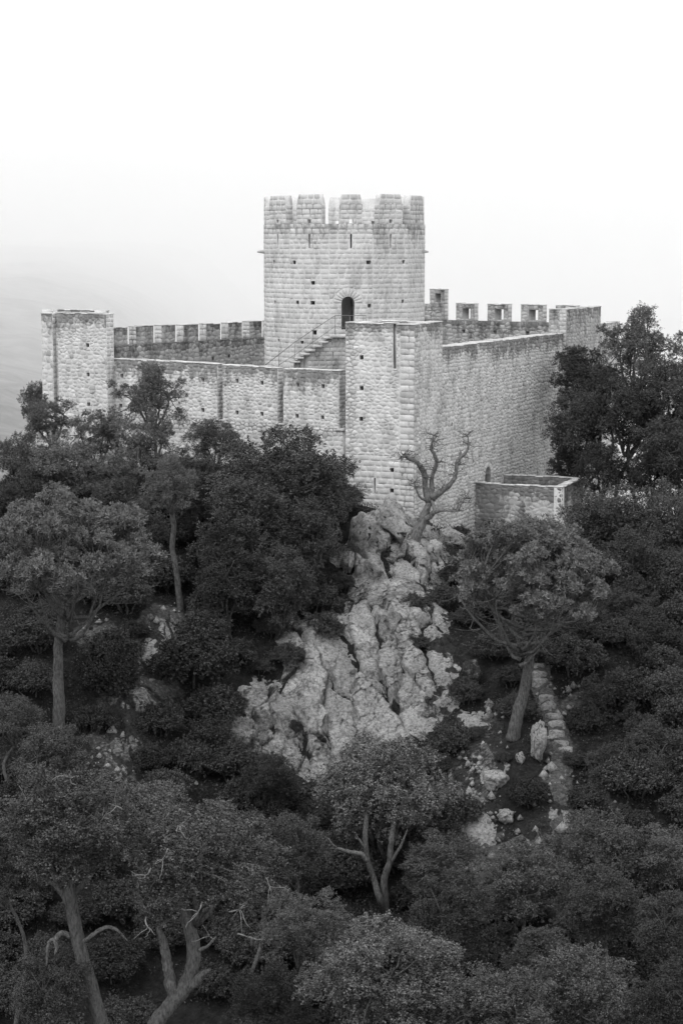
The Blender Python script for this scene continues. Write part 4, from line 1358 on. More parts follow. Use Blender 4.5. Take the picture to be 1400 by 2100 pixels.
def pine_template(seed, nl=95, tufts=100, flat=.85):
    rr = np.random.RandomState(seed)
    lob = []
    tries = 0
    while len(lob) < nl and tries < 4000:
        tries += 1
        a = rr.uniform(0, 2 * math.pi); rad = math.sqrt(rr.uniform(0, .92))
        top = flat * math.sqrt(max(0, 1 - rad * rad * .8))
        layer = rr.choice([0, 0, 1, 1])
        rad *= rr.uniform(.85, 1.12); wob = rr.normal() * .07
        c = np.array([math.cos(a) * rad * .9, math.sin(a) * rad * .9, ((top - .15) if layer == 0 else (top - .15) * rr.uniform(.0, .75)) + wob])
        R = rr.uniform(.09, .20)
        if all(np.linalg.norm(c - q[0]) > .55 * (R + q[1]) for q in lob): lob.append((c, R))
    tc = []
    for c, R in lob:
        n = int(tufts * (R / .18) ** 2)
        v = rr.normal(size=(n, 3)); v[:, 2] = np.abs(v[:, 2]) * 1.0 - .15
        v /= np.linalg.norm(v, axis=1)[:, None]
        tc.append(c + v * (R * rr.uniform(.45, 1.15, n))[:, None] * np.array([1, 1, .8]))
    tc = np.concatenate(tc)
    K = 18
    n = len(tc)
    D = rr.normal(size=(n, K, 3)); D[..., 2] += .75
    D /= np.linalg.norm(D, axis=2)[..., None]
    L = .041 * rr.uniform(.7, 1.25, (n, K, 1))
    side = np.cross(D, rr.normal(size=(n, K, 3))); side /= np.linalg.norm(side, axis=2)[..., None] + 1e-9
    base = tc[:, None, :] + D * .004
    tip = tc[:, None, :] + D * L
    V = np.stack([base - side * .0032, base + side * .0032, tip + side * .0036, tip - side * .0036], axis=2).reshape(-1, 3)
    F = np.arange(n * K * 4).reshape(-1, 4)
    tone = np.repeat(np.clip(.5 + rr.normal(size=n) * .2, 0, 1), K * 4)
    crown = np_mesh("crown", V, F, M['needle'], tone)
    mb = MB()
    root = np.array([0, 0, -.62])
    mains = []
    for i in range(16):
        a = i * 2.4 + rr.uniform(-.3, .3)
        lvl = rr.uniform(0, .55) if i < 12 else rr.uniform(-.3, 0)
        st = root + np.array([0, 0, lvl * .7])
        rad = rr.uniform(.45, .85)
        e = np.array([math.cos(a) * rad, math.sin(a) * rad, rr.uniform(-.05, .2)])
        mid = np.array([math.cos(a) * rad * .6, math.sin(a) * rad * .6, st[2] + .02])
        pts = bez(st, mid, e, 8); pts[1:] += rr.normal(size=(7, 3)) * .012
        mb.tube(pts, np.linspace(.026, .009, 8), 6, .6)
        mains.append(pts)
    allp = np.concatenate([m[3:] for m in mains])
    for c, R in lob:
        e = allp[np.argmin(np.linalg.norm(allp - c, axis=1) + np.where(allp[:, 2] > c[2], .5, 0))]
        mid = (e + c) / 2 + np.array([c[0], c[1], 0]) * .08 - np.array([0, 0, .06])
        mb.tube(bez(e, mid, c, 6), np.linspace(.010, .004, 6), 4, .7)
        for j in range(9):
            v = rr.normal(size=3); v[2] = abs(v[2]); v /= np.linalg.norm(v)
            s0 = c + (e - c) * rr.uniform(0, .6)
            e2 = c + v * R * .9
            mb.tube(bez(s0, (s0 + e2) / 2 + np.array([v[0] * .06, v[1] * .06, -.03]), e2, 5), np.linspace(.0045, .002, 5), 3, .8)
    for i in range(150):                                      # bare drooping twigs under the canopy
        s0 = allp[rr.randint(len(allp))]
        v = np.array([s0[0], s0[1], 0]); v /= np.linalg.norm(v) + 1e-6
        e2 = s0 + v * rr.uniform(.1, .3) + rr.normal(size=3) * .08 + np.array([0, 0, .04])
        mb.tube(bez(s0, (s0 + e2) / 2 - np.array([0, 0, .05]), e2, 5), np.linspace(.004, .0015, 5), 3, 1.0)
    return crown, mb.mesh("limbs", M['pine_bark'])
PINE = [pine_template(300), pine_template(301)]
print("pines", round(time.time() - T0, 1))

def rough_tube(mb, pts, rad, sides, tone, amp, seed):
    n0 = mb.n
    mb.tube(pts, rad, sides, tone)
    V = mb.v[-1]
    m = len(pts)
    ln = np.r_[0, np.cumsum(np.linalg.norm(np.diff(pts, axis=0), axis=1))]
    k = np.repeat(np.arange(m), sides); a = np.tile(np.arange(sides) * 2 * math.pi / sides, m)
    nz = fbm(np.cos(a) * 1.6 + seed, np.sin(a) * 1.6, ln[k] / (rad[k] * 2.2), 4) - .5
    fur = np.abs(fbm(np.cos(a) * 4 + seed, np.sin(a) * 4, ln[k] / (rad[k] * 5) + 9, 2) - .5)
    C = np.repeat(np.asarray(pts), sides, axis=0)
    V[:] = C + (V - C) * (1 + nz * amp * 2 - np.clip(.1 - fur, 0, 1) * amp * 3)[:, None]
def trunk_mesh(base, top, r0, r1, seed, mat, bend=.12, path=None):
    rr = np.random.RandomState(seed)
    base, top = np.array(base, float), np.array(top, float)
    L = np.linalg.norm(top - base)
    n = 12
    t = np.linspace(0, 1, n)[:, None]
    pts = base + (top - base) * t if path is None else path
    if path is None:
        w1, w2 = rr.normal(size=3) * bend * L, rr.normal(size=3) * bend * L * .5
        w1[2] = w2[2] = 0
        pts = pts + w1 * np.sin(t * math.pi) + w2 * np.sin(t * 2 * math.pi)
    n = len(pts)
    rad = np.linspace(r0, r1, n)
    rad[0] *= 1.22; rad[1] *= 1.08
    t = np.arange(n); tt = np.linspace(0, n - 1, 30)
    q = np.stack([np.interp(tt, t, pts[:, k]) for k in range(3)], axis=1); rd = np.interp(tt, t, rad)
    for _ in range(3): q[1:-1] = (q[:-2] + q[1:-1] * 2 + q[2:]) / 4
    q[1:-1] += rr.normal(size=(28, 3)) * rd[1:-1, None] * .05
    mb = MB(); rough_tube(mb, q, rd, 12, .5, .22, seed)
    return mb.mesh("trunk", mat, True, base)

TREE_N = [0]
def tree(name, px, py, rpx, d, tmpl, label, category="tree", group=None, ry=1.0, trunk=True, r_trunk=None, path=None, mat='bark', base_px=None, rot=None, tw=0.0, sink=0.0, base=None):
    TREE_N[0] += 1
    i = TREE_N[0]
    rr = random.Random(i * 13)
    c = P(px, py, d)
    R = rpx * d / F_PX
    gz = float(tz(c[0], c[1]))
    flat = .8 * ry
    if base is not None: b = np.array(base)
    else: b = np.array([c[0] + rr.uniform(-.3, .3) * R, c[1] + rr.uniform(-.2, .3) * R, 0]); b[2] = float(tz(b[0], b[1])) - .1
    if not trunk: b = np.array([c[0], c[1], min(gz, c[2])])
    root = empty(name, b, label, category, group)
    crown, limbs = tmpl
    ang = rr.uniform(0, 6.28) if rot is None else rot
    for nm, me in (("crown", crown), ("limbs", limbs)):
        o = bpy.data.objects.new(nm, me); COL.objects.link(o); o.parent = root
        o.location = c - b
        o.rotation_euler = (rr.uniform(-.12, .12) * (tw > -1), rr.uniform(-.12, .12) * (tw > -1), ang)
        if nm == "crown": rot_ = tuple(o.rotation_euler)
        o.rotation_euler = rot_
        o.scale = (R, R, R * ry)
    if trunk:
        top = c + np.array([0, 0, -R * ry * (.84 if mat != 'pine_bark' else .55)])
        if top[2] < b[2] + .3: top[2] = b[2] + .3
        rt_ = r_trunk or max(.09, R * .05)
        me = trunk_mesh(b, top, rt_, rt_ * .72, i, M[mat], path=None if path is None else np.array(path))
        o = bpy.data.objects.new("trunk", me); COL.objects.link(o); o.parent = root
        if path is not None: o.location = (0, 0, 0)
    return root

exec_list = []
GO, GP = "cork oaks on the castle hill", "umbrella pines on the slope"
# -- against the castle, left
tree("young_pine", 74, 832, 36, 140, OAK[3], "small round headed pine peeping out behind the left tower", "tree", None, ry=1.5, mat='pine_bark', r_trunk=.12)
L_ = [
 ("oak_tree", 105, 862, 62, 124, 'A', "ragged thin crowned oak in front of the foot of the left tower"),
 ("oak_tree", 45, 950, 72, 119, 'O', "oak at the left edge of the photo, below the left tower"),
 ("oak_tree", 195, 900, 66, 122, 'A', "airy oak under the right edge of the left tower"),
 ("oak_tree", 312, 812, 82, 121, 'A', "slender open tree with fanned branches rising before the pale front wall"),
 ("oak_tree", 300, 925, 84, 117, 'A', "loose crowned oak directly below the fanned tree"),
 ("oak_tree", 130, 955, 74, 116, 'O', "oak behind the top of the left umbrella pine"),
 ("oak_tree", 232, 985, 70, 115, 'A', "oak with a pale broken limb, right of the left pine's top"),
 ("oak_tree", 440, 905, 58, 116, 'O', "small rounded oak whose top touches the first wall slot"),
 ("oak_tree", 400, 1000, 76, 112, 'O', "dark oak left of the great oak under the front wall"),
 ("oak_tree", 575, 990, 135, 110, 'O', "great spreading oak against the front wall, broadest crown left of the prow"),
 ("oak_tree", 662, 1010, 76, 111, 'A', "oak whose right edge reaches the narrow slit of the prow tower"),
 ("oak_tree", 500, 1085, 105, 106, 'D', "dark oak below the great oak"),
 ("oak_tree", 625, 1105, 86, 107, 'D', "dark dense oak left of the boulders under the prow"),
 ("oak_tree", 470, 1190, 84, 104, 'D', "shadowed oak right of the slim curving trunk"),
 ("oak_tree", 575, 1205, 82, 104, 'D', "black green oak above the left shoulder of the crag"),
 ("oak_tree", 345, 990, 62, 101, 'A', "small crowned tree on a slim pale curving trunk"),
 ("oak_tree", 285, 1085, 66, 108, 'D', "shadowed oak between the left pine and the slim trunk"),
 ("oak_tree", 20, 1050, 60, 112, 'D', "dark oak behind the left pine at the photo's edge"),
# right of castle
 ("oak_tree", 1185, 775, 66, 137, 'D', "dark oak growing tight against the far end of the right wall"),
 ("oak_tree", 1305, 715, 92, 136, 'A', "wispy oak with branches drawn against the white sky"),
 ("oak_tree", 1190, 880, 72, 131, 'D', "black green oak shading the lower end of the right wall"),
 ("oak_tree", 1290, 850, 84, 129, 'D', "dark oak under the wispy tree"),
 ("oak_tree", 1372, 800, 80, 130, 'O', "oak at the right edge of the photo, level with the wall"),
 ("oak_tree", 1370, 920, 80, 126, 'O', "oak at the right edge, level with the roofless yard"),
 ("oak_tree", 1230, 965, 60, 127, 'D', "low dark oak behind the right corner of the roofless yard"),
 ("oak_tree", 1160, 960, 44, 133, 'D', "dark oak rising behind the back rim of the roofless yard"),
 ("oak_tree", 1335, 980, 62, 127, 'D', "dark oak with a bent pale branch at its left, right of the yard"),
 ("oak_tree", 1240, 810, 60, 134, 'D', "dark oak filling the space between the right wall and the wispy tree"),
 ("oak_tree", 1330, 880, 70, 132, 'D', "shadowed oak deep between the trees right of the castle"),
 ("oak_tree", 250, 1040, 60, 112, 'D', "dark oak just above the right shoulder of the left pine"),
 ("oak_tree", 80, 1010, 60, 115, 'D', "dark oak hidden behind the top of the left pine"),
 ("oak_tree", 1400, 905, 62, 132, 'D', "dark oak half cut by the right edge, level with the wall's foot"),
 ("oak_tree", 1392, 985, 56, 128, 'D', "dark oak at the right edge, just behind the bent pale branch's neighbour"),
 ("oak_tree", 1250, 1070, 92, 117, 'O', "leafy oak in front of the right end of the roofless yard"),
 ("oak_tree", 1370, 1070, 86, 116, 'O', "broad oak at the right edge below the yard"),
 ("oak_tree", 1300, 1170, 84, 110, 'D', "oak with bare twigs right of the leaning pine's crown"),
 ("oak_tree", 1395, 1200, 70, 110, 'D', "very dark oak at the right edge beside the pine's height"),
 ("oak_tree", 1305, 1265, 62, 105, 'O', "rounded oak just right of the leaning pine's crown"),
 ("oak_tree", 1215, 1330, 78, 103, 'D', "dark oak behind the right limb of the leaning pine"),
 ("oak_tree", 1330, 1360, 82, 101, 'D', "black oak right of the stone steps, upper row"),
 ("oak_tree", 1400, 1440, 90, 96, 'O', "oak filling the right edge beside the stone steps"),
 ("oak_tree", 1265, 1450, 78, 97, 'D', "dark oak close to the right side of the stone steps"),
 ("oak_tree", 1330, 1560, 92, 92, 'D', "dark oak below the stone steps at the right"),
 ("oak_tree", 1240, 1590, 60, 92, 'D', "small dark oak beside the lower path"),
]
tm = {'O': OAK, 'A': AIRY, 'D': [DARK], 'P': [PALE]}
for k, (nm, x, y, r, d, t, lab) in enumerate(L_):
    T_ = tm[t][k % len(tm[t])]
    extra = {}
    if "slim pale curving" in lab:
        b = on_ground(370, 1252)
        pth = [b + np.array([0, 0, -.2]), P(368, 1220, b[1]), P(362, 1170, b[1]), P(352, 1120, b[1] + .1), P(358, 1085, b[1]), P(352, 1040, b[1] - .3), P(348, 1010, 101.5)]
        extra = dict(base=pth[0], path=pth, r_trunk=.17)
    tree(nm, x, y, r, d, T_, lab, group=GO, ry=RND.uniform(.85, 1.1), **extra)
# pines
b = on_ground(122, 1495)
tree("umbrella_pine", 138, 1172, 182, b[1] - 1, PINE[0], "big umbrella pine with a straight trunk, at the left", group=GP, ry=1.05, mat='pine_bark', base=b + np.array([0, 0, -.2]),
     path=[b + np.array([0, 0, -.2]), P(120, 1400, b[1]), P(120, 1320, b[1] - .3), P(128, 1250, b[1] - .7)], r_trunk=.27, rot=1.0)
b = on_ground(1050, 1518)
tree("umbrella_pine", 1082, 1222, 186, b[1] - 1, PINE[1], "leaning umbrella pine with a forked trunk, left of the stone steps", group=GP, ry=1.0, mat='pine_bark', base=b + np.array([0, 0, -.2]),
     path=[b + np.array([0, 0, -.2]), P(1060, 1470, b[1]), P(1073, 1420, b[1]), P(1086, 1350, b[1] - .3), P(1092, 1290, b[1] - .7)], r_trunk=.30, rot=.4)
# foreground and mid slope
F_ = [
 ("oak_tree", 30, 1480, 66, 90, 'O', "leafy oak at the left edge beside the pine's trunk"),
 ("oak_tree", 110, 1560, 84, 84, 'O', "oak hiding the foot of the left umbrella pine"),
 ("oak_tree", 785, 1640, 142, 86, 'P', "pale wide oak with two bare stems, in the gap under the crag"),
 ("oak_tree", 600, 1735, 78, 82, 'D', "dark oak left of the two bare stems"),
 ("oak_tree", 905, 1770, 84, 83, 'O', "oak covering the bottom of the pale rock slab"),
 ("oak_tree", 558, 1605, 62, 91, 'D', "compact dark oak in front of the crag's lower left"),
 ("oak_tree", 1075, 1815, 112, 80, 'O', "oak filling the end of the footpath"),
 ("oak_tree", 1215, 1745, 108, 84, 'O', "oak right of the footpath's end"),
 ("oak_tree", 1365, 1755, 84, 84, 'O', "oak at the right edge, low on the slope"),
 ("oak_tree", 1240, 1860, 100, 78, 'D', "dark oak near the mottled rock at the lower right"),
 ("oak_tree", 1375, 1900, 92, 76, 'D', "dark oak on a pale slim trunk at the lower right edge"),
 ("oak_tree", 930, 1880, 100, 76, 'D', "shadowed oak right of the bright oak at the bottom"),
 ("oak_tree", 790, 2010, 165, 66, 'P', "bright leafy oak at the bottom centre"),
 ("oak_tree", 1010, 2090, 140, 64, 'O', "oak cut by the bottom edge right of the bright oak"),
 ("oak_tree", 1205, 2040, 130, 67, 'O', "oak at the bottom right below the mossy rock"),
 ("oak_tree", 1385, 2070, 100, 66, 'D', "dark oak in the bottom right corner"),
 ("oak_tree", 1110, 1975, 90, 73, 'D', "shadowed oak between the two right hand bottom oaks"),
 ("oak_tree", 620, 1905, 105, 74, 'A', "thin oak with dead twigs left of the bright oak"),
 ("oak_tree", 110, 2030, 100, 64, 'D', "low bush oak left of the thick stem in the bottom left corner"),
 ("oak_tree", 560, 2060, 90, 68, 'D', "dark low oak right of the forked trunk"),
 ("oak_tree", 300, 1690, 110, 80, 'O', "oak behind and between the two big foreground oaks"),
 ("oak_tree", 520, 1760, 95, 77, 'D', "dark oak between the forked oak and the two bare stems"),
 ("oak_tree", 10, 1780, 90, 74, 'D', "dark oak on the left edge, low in the photo"),
]
for k, (nm, x, y, r, d, t, lab) in enumerate(F_):
    T_ = tm[t][(k * 3 + 1) % len(tm[t])]
    extra = {}
    if "two bare stems, in" in lab:
        g = on_ground(790, 1870)
        pth = [g, P(776, 1840, g[1] - .6), P(766, 1800, 83.4), P(752, 1765, 83.2), P(748, 1715, 83.2), P(752, 1670, 83.8)]
        extra = dict(base=pth[0], path=pth, r_trunk=.15)
    tree(nm, x, y, r, d, T_, lab, group=GO, ry=RND.uniform(.8, 1.0), **extra)
def limb(root, pts, radii, name="limb", mat='bark', sides=9, tone=.6):
    pts = np.array(pts, float)
    # resample smoothly
    t = np.arange(len(pts)); tt = np.linspace(0, len(pts) - 1, len(pts) * 4)
    q = np.stack([np.interp(tt, t, pts[:, k]) for k in range(3)], axis=1)
    for _ in range(3): q[1:-1] = (q[:-2] + q[1:-1] * 2 + q[2:]) / 4
    rr = np.random.RandomState(len(tt) + int(abs(pts[0][0] * 100)))
    q[1:-1] += rr.normal(size=(len(q) - 2, 3)) * np.interp(tt, t, radii)[1:-1, None] * .10
    mb = MB(); rough_tube(mb, q, np.interp(tt, t, radii), sides + 3, tone, .3, len(q))
    return mb.build(name, M[mat], root, smooth=True)
# two big foreground oaks with visible stems
d = 64
b = P(260, 2330, d); b[2] = float(tz(b[0], b[1])) - .2
r1_ = tree("oak_tree", 135, 1690, 160, d, OAK[1], "big foreground oak with one thick leaning stem, bottom left", group=GO, ry=.85, base=b,
     path=[b, P(245, 2200, d), P(205, 2090, d), P(178, 2000, d), P(158, 1920, d), P(142, 1830, d), P(135, 1760, d)], r_trunk=.285)
limb(r1_, [P(145, 1920, d), P(128, 1912, d - .1), P(112, 1925, d - .3), P(118, 1945, d - .4), P(112, 1960, d - .4)], [.11, .10, .08, .06, .02], tone=.9)
limb(r1_, [P(112, 1925, d - .3), P(100, 1930, d - .3), P(97, 1965, d - .3), P(95, 1985, d - .3)], [.06, .06, .05, .02], tone=.9)
limb(r1_, [P(140, 1850, d), P(118, 1815, d - .1), P(100, 1808, d - .2)], [.14, .11, .06])
limb(r1_, [P(142, 1840, d), P(165, 1820, d + .2), P(185, 1800, d + .3), P(195, 1770, d + .3)], [.14, .10, .08, .05])
limb(r1_, [P(160, 1935, d), P(180, 1925, d - .1), P(200, 1910, d - .1), P(218, 1900, d), P(240, 1905, d), P(262, 1930, d)], [.08, .075, .07, .07, .05, .02], tone=.9)
b = P(290, 2260, d); b[2] = float(tz(b[0], b[1])) - .2
r2_ = tree("oak_tree", 420, 1770, 165, d, OAK[2], "big foreground oak with a forked trunk, bottom left of centre", group=GO, ry=.85, base=b,
     path=[b, P(305, 2110, d), P(345, 2070, d), P(372, 2035, d), P(395, 1995, d), P(400, 1950, d), P(392, 1910, d), P(385, 1880, d), P(365, 1840, d)], r_trunk=.285)
limb(r2_, [P(360, 2055, d), P(348, 2010, d), P(345, 1985, d), P(338, 1940, d + .2), P(325, 1900, d + .3)], [.2, .2, .18, .15, .1])
limb(r2_, [P(378, 2030, d), P(405, 2008, d - .2), P(420, 1995, d - .3), P(432, 1988, d - .4)], [.2, .16, .1, .05])
limb(r2_, [P(405, 1950, d), P(425, 1942, d - .4), P(440, 1925, d - .7), P(444, 1920, d - .8)], [.08, .05, .04, .015], tone=1.1)
g = on_ground(790, 1870)
stem = [o for o in bpy.data.objects if o.parent is None and 'two bare stems, in' in o.get('label', '')] or [o for o in bpy.data.objects if o.parent is None and 'with two bare stems' in o.get('label', '')]
stem = stem[0]
limb(stem, [P(745, 1735, 83.2), P(736, 1722, 83.1), P(730, 1712, 83.0)], [.07, .05, .015], tone=.9)
limb(stem, [P(800, 1770, 83.2), P(822, 1735, 83.0), P(835, 1700, 83)], [.09, .06, .015], tone=.8)
limb(stem, [g + np.array([0, 0, -.3]), P(786, 1800, 83.2), P(800, 1765, 83.2), P(803, 1715, 83.2), P(812, 1655, 83.6)], [.2, .16, .14, .12, .07], "trunk")
limb(stem, [P(752, 1765, 83.2), P(742, 1750, 83.1), P(715, 1748, 83.0), P(690, 1738, 82.9), P(662, 1742, 82.9)], [.12, .11, .09, .06, .015], tone=1.0)
limb(stem, [P(690, 1738, 82.9), P(680, 1730, 82.8), P(672, 1718, 82.9), P(660, 1712, 82.9)], [.05, .04, .03, .01], tone=1.0)
bpy.context.view_layer.update()
# pale dead twigs that poke out of the crowns
kk = random.Random(12)
for (x, y, d_, ow) in [(84, 1775, 62.2, r1_), (62, 1655, 62.6, r1_), (155, 1610, 62.4, r1_), (210, 1690, 61.8, r1_), (250, 1660, 62.4, r1_), (300, 1880, 62, r2_), (440, 1925, 62, r2_), (487, 1915, 62.2, r2_),
                       (505, 1850, 62.1, r2_), (345, 1740, 61.8, r2_), (415, 1850, 61.9, r2_), (545, 1800, 62.4, r2_), (470, 1870, 61.9, r2_), (380, 1700, 62, r2_), (310, 1780, 62, r2_)]:
    mb = MB()
    a = kk.uniform(0, 6.28)
    p_ = P(x, y, d_ + .5); dr = np.array([math.cos(a) * .8, -.5, math.sin(a) * .7])
    for f_ in range(3):
        q_ = [p_ if f_ == 0 else mid_]
        dd2 = dr + np.array([kk.uniform(-.9, .9), kk.uniform(-.4, .2), kk.uniform(-.9, .9)]) * (0 if f_ == 0 else 1)
        for t_ in range(6):
            dd2 = dd2 + np.array([kk.uniform(-.5, .5), 0, kk.uniform(-.5, .5)])
            q_.append(q_[-1] + dd2 / np.linalg.norm(dd2) * kk.uniform(.07, .16))
        if f_ == 0: mid_ = q_[3]
        mb.tube(np.array(q_), np.linspace(.03 if f_ == 0 else .018, .006, 7), 5, 1.3)
    mb.build("dead_branch", M['dead'], ow)

# ---- bare, gnarled tree in front of the right wall ------------------------
g = on_ground(825, 1160)
dd_ = 114.0
g = P(828, 1150, dd_)
dead = empty("bare_tree", g, "gnarled leafless tree with twisted limbs rising from the rocks before the right wall", "tree")
def dl(pts, radii, name="limb"):
    k_ = random.Random(len(pts) + pts[-1][0])
    q_ = [P(x + (k_.uniform(-3.5, 3.5) if 0 < i < len(pts) - 1 else 0), y, dd_ + z) for i, (x, y, z) in enumerate(pts)]
    return limb(dead, q_, [r * k_.uniform(.9, 1.35) for r in radii], name, 'dead', 11, .75)
dl([(822, 1160, .2), (840, 1120, 0), (855, 1085, 0), (868, 1060, 0), (880, 1030, 0)], [.42, .32, .28, .26, .2], "trunk")
L1_ = [(880, 1030, 0), (872, 1000, .2), (870, 975, .2), (862, 955, 0), (850, 945, -.2), (838, 940, -.3), (826, 932, -.4), (822, 945, -.4)]
dl(L1_, [.19, .15, .13, .12, .11, .09, .07, .03])
dl([(880, 1025, 0), (888, 1000, .3), (887, 980, .4), (893, 960, .5), (897, 948, .4), (889, 935, .4), (885, 920, .3), (889, 905, .3), (888, 893, .3)], [.17, .13, .12, .12, .10, .10, .07, .06, .02])
dl([(884, 1022, 0), (905, 1005, -.2), (925, 995, -.3), (933, 975, -.4), (932, 950, -.5), (945, 938, -.5), (957, 930, -.5), (962, 915, -.5), (958, 890, -.5)], [.17, .15, .13, .11, .1, .09, .07, .05, .02])
dl([(862, 1068, 0), (880, 1060, -.2), (892, 1048, -.4), (910, 1047, -.6), (930, 1048, -.7), (950, 1046, -.8)], [.18, .15, .12, .06, .05, .02])
dl([(872, 1026, 0), (858, 1020, -.3), (852, 1005, -.4), (848, 990, -.5)], [.08, .06, .05, .02])
dl([(892, 1048, -.4), (888, 1035, -.3), (884, 1026, 0)], [.12, .1, .08])
dl([(940, 1046, -.8), (948, 1030, -.9), (955, 1020, -.9)], [.04, .03, .01])
rr = np.random.RandomState(4)
mb = MB()
tips = [(822, 940), (826, 932), (838, 940), (860, 955), (889, 905), (885, 920), (897, 948), (888, 893), (958, 895), (962, 912), (945, 938), (932, 955), (850, 1000), (870, 980), (950, 1030), (955, 1022), (930, 1046), (905, 1005), (848, 990), (933, 975), (893, 965)]
for (x, y) in tips:
    for j in range(9):
        a = rr.uniform(0, 2 * math.pi)
        ln = rr.uniform(10, 34)
        z = rr.uniform(-.6, .3)
        p0_ = P(x, y, dd_ - .2)
        p2_ = P(x + math.cos(a) * ln, y - abs(math.sin(a)) * ln * .8 + 4, dd_ + z)
        pm_ = (p0_ + p2_) / 2 + rr.normal(size=3) * .12
        q = bez(p0_, pm_, p2_, 6); q[1:] += rr.normal(size=(5, 3)) * .03
        mb.tube(q, np.linspace(.024, .009, 6), 3, .8)
        for m in range(2):
            e = q[3] + rr.normal(size=3) * .22
            mb.tube(np.array([q[3], (q[3] + e) / 2 + rr.normal(size=3) * .03, e]), [.013, .010, .007], 3, .8)
mb.build("twigs", M['dead'], dead, kind="stuff")

# ---- bushes -----------------------------------------------------------------
GB = "bushes on the slope"
B_ = [
 (395, 1360, 100, "big rounded bush mass right of the bare gully"), (440, 1460, 80, "bush between the gully and the crag's left foot"),
 (330, 1480, 56, "dark bush in the lower gully"), (225, 1390, 74, "bush between the pine trunk and the bare slope"),
 (190, 1480, 50, "dark bush right of the pine trunk's foot"), (590, 1345, 44, "dark bush on the left ledge of the crag"),
 (640, 1235, 62, "bushy young growth on the crag's upper left shoulder"), (665, 1290, 46, "bush hanging over the crag's top left"),
 (560, 1290, 44, "bush at the far left shoulder of the crag"), (855, 1245, 40, "bush on the crag's top right"), (850, 1320, 34, "wispy bush in the cleft of the crag"),
 (855, 1205, 18, "spiky tuft standing on top of the crag"),
 (955, 1420, 44, "bush in the gap right of the crag"), (1010, 1330, 50, "shadowed bush under the left limb of the leaning pine"),
 (1055, 1450, 42, "dark bush behind the leaning pine's trunk"), (925, 1520, 50, "low bush at the right foot of the crag"),
 (1085, 1630, 48, "round dark bush left of the lower path"), (1200, 1480, 44, "bush on the right verge of the steps"), (1205, 1640, 50, "bush on the right verge of the lower path"),
 (830, 1590, 52, "scrubby bush under the crag's right foot"), (940, 1100, 34, "dark shrub at the foot of the right wall"), (1010, 1095, 36, "shrub in front of the stained yard wall"),
 (600, 1500, 24, "tuft on the lower left slabs of the crag"), (500, 1640, 60, "bush below the crag's left foot"), (390, 1560, 60, "low bush in the hollow left of the crag"),
 (310, 1560, 46, "low bush left of the hollow"), (740, 1100, 22, "small shrub among the boulders under the prow"), (700, 1200, 34, "shrub left of the wedge shaped boulder"),
 (420, 1290, 60, "shadowed shrub right of the slim trunk's foot"), (60, 1400, 60, "dark shrub left of the pine trunk"), (1180, 1560, 30, "small bush where the steps end"),
 (980, 1510, 26, "small bush left of the leaning pine's foot"), (690, 1890, 50, "dark bush in the hollow below the bare stems"), (850, 1840, 60, "bush right of the bare stems' foot"),
 (1150, 1100, 50, "shrub under the right corner of the stained yard"), (1050, 1390, 40, "bush beside the upper steps"), (270, 1300, 40, "shrub on the upper lip of the bare slope"),
 (480, 1340, 50, "bush between the slim trunk and the crag"), (960, 1270, 36, "bush at the upper right edge of the crag"), (530, 1370, 34, "bush left of the crag's ledge"),
 (900, 1570, 34, "small bush above the pale slab"), (1030, 1560, 20, "tuft above the lichened boulder"), (1290, 1700, 60, "bush low on the right slope"), (640, 1640, 50, "bush under the crag's front"),
 (720, 1640, 44, "bush under the middle of the crag"), (250, 1640, 56, "bush below the gully"), (340, 1620, 60, "leafy bush below the gully's right side"),
]
for k, (x, y, r, lab) in enumerate(B_):
    g = on_ground(x, y + r * .55)
    R = r * g[1] / F_PX
    pxy = P(x, y, g[1])
    c = np.array([g[0], g[1] + R * .2, g[2] + R * .45])
    root = empty("bush", g, lab, "bush", GB)
    cr, li = BUSH[k % 3]
    rot_ = (0, 0, k * 1.7)
    for nm, me in (("foliage", cr), ("stems", li)):
        o = bpy.data.objects.new(nm, me); COL.objects.link(o); o.parent = root
        o.location = c - g; o.rotation_euler = rot_; o.scale = (R, R, R * RND.uniform(.85, 1.15) if nm == "foliage" else R)
    if k == 0: pass

# understorey filling the gaps between the trees; leaf colour darkened to imitate shade
rr = np.random.RandomState(31)
placed = [tuple(o.location[:2]) for o in bpy.data.objects if o.parent is None and o.get("category") == "bush"]
CRAG = [(600, 1275), (730, 1190), (700, 1120), (740, 1050), (905, 1090), (915, 1260), (940, 1450), (880, 1520), (800, 1600), (720, 1640), (640, 1640), (455, 1560), (440, 1480), (520, 1390), (560, 1330)]
def in_poly(x, y, pl):
    c = False
    for i in range(len(pl)):
        a, b = pl[i - 1], pl[i]
        if (a[1] > y) != (b[1] > y) and x < (b[0] - a[0]) * (y - a[1]) / (b[1] - a[1]) + a[0]: c = not c
    return c
refs = []
for o in bpy.data.objects:
    if o.parent is None and o.get("category") and o.get("category") != "wall" and o.name != "wall":
        l_ = o["label"].split(",")[0]
        if len(l_.split()) <= 10:
            m_ = np.array(o.location)
            ch = [c for c in o.children if c.name.split(".")[0] in ("crown", "foliage")]
            if ch: m_ = m_ + np.array(ch[0].location)
            refs.append((to_px(m_), l_))
def near_label(x, y):
    (rx, ry), l_ = min(refs, key=lambda q: (q[0][0] - x) ** 2 + (q[0][1] - y) ** 2)
    dx_, dy_ = x - rx, y - ry
    if abs(dx_) > abs(dy_): rel = "left of" if dx_ < 0 else "right of"
    else: rel = "just above" if dy_ < 0 else "just below"
    return "low dark bush " + rel + " the " + l_
def zone(x, y):
    if y < 1300: v = "just below the castle"
    elif y < 1650: v = "on the middle slope"
    else: v = "at the bottom of the slope"
    h = "left of the crag" if x < 520 else ("below the crag" if x < 900 and y > 1550 else ("near the crag" if x < 900 else "right of the crag"))
    return v + ", " + h
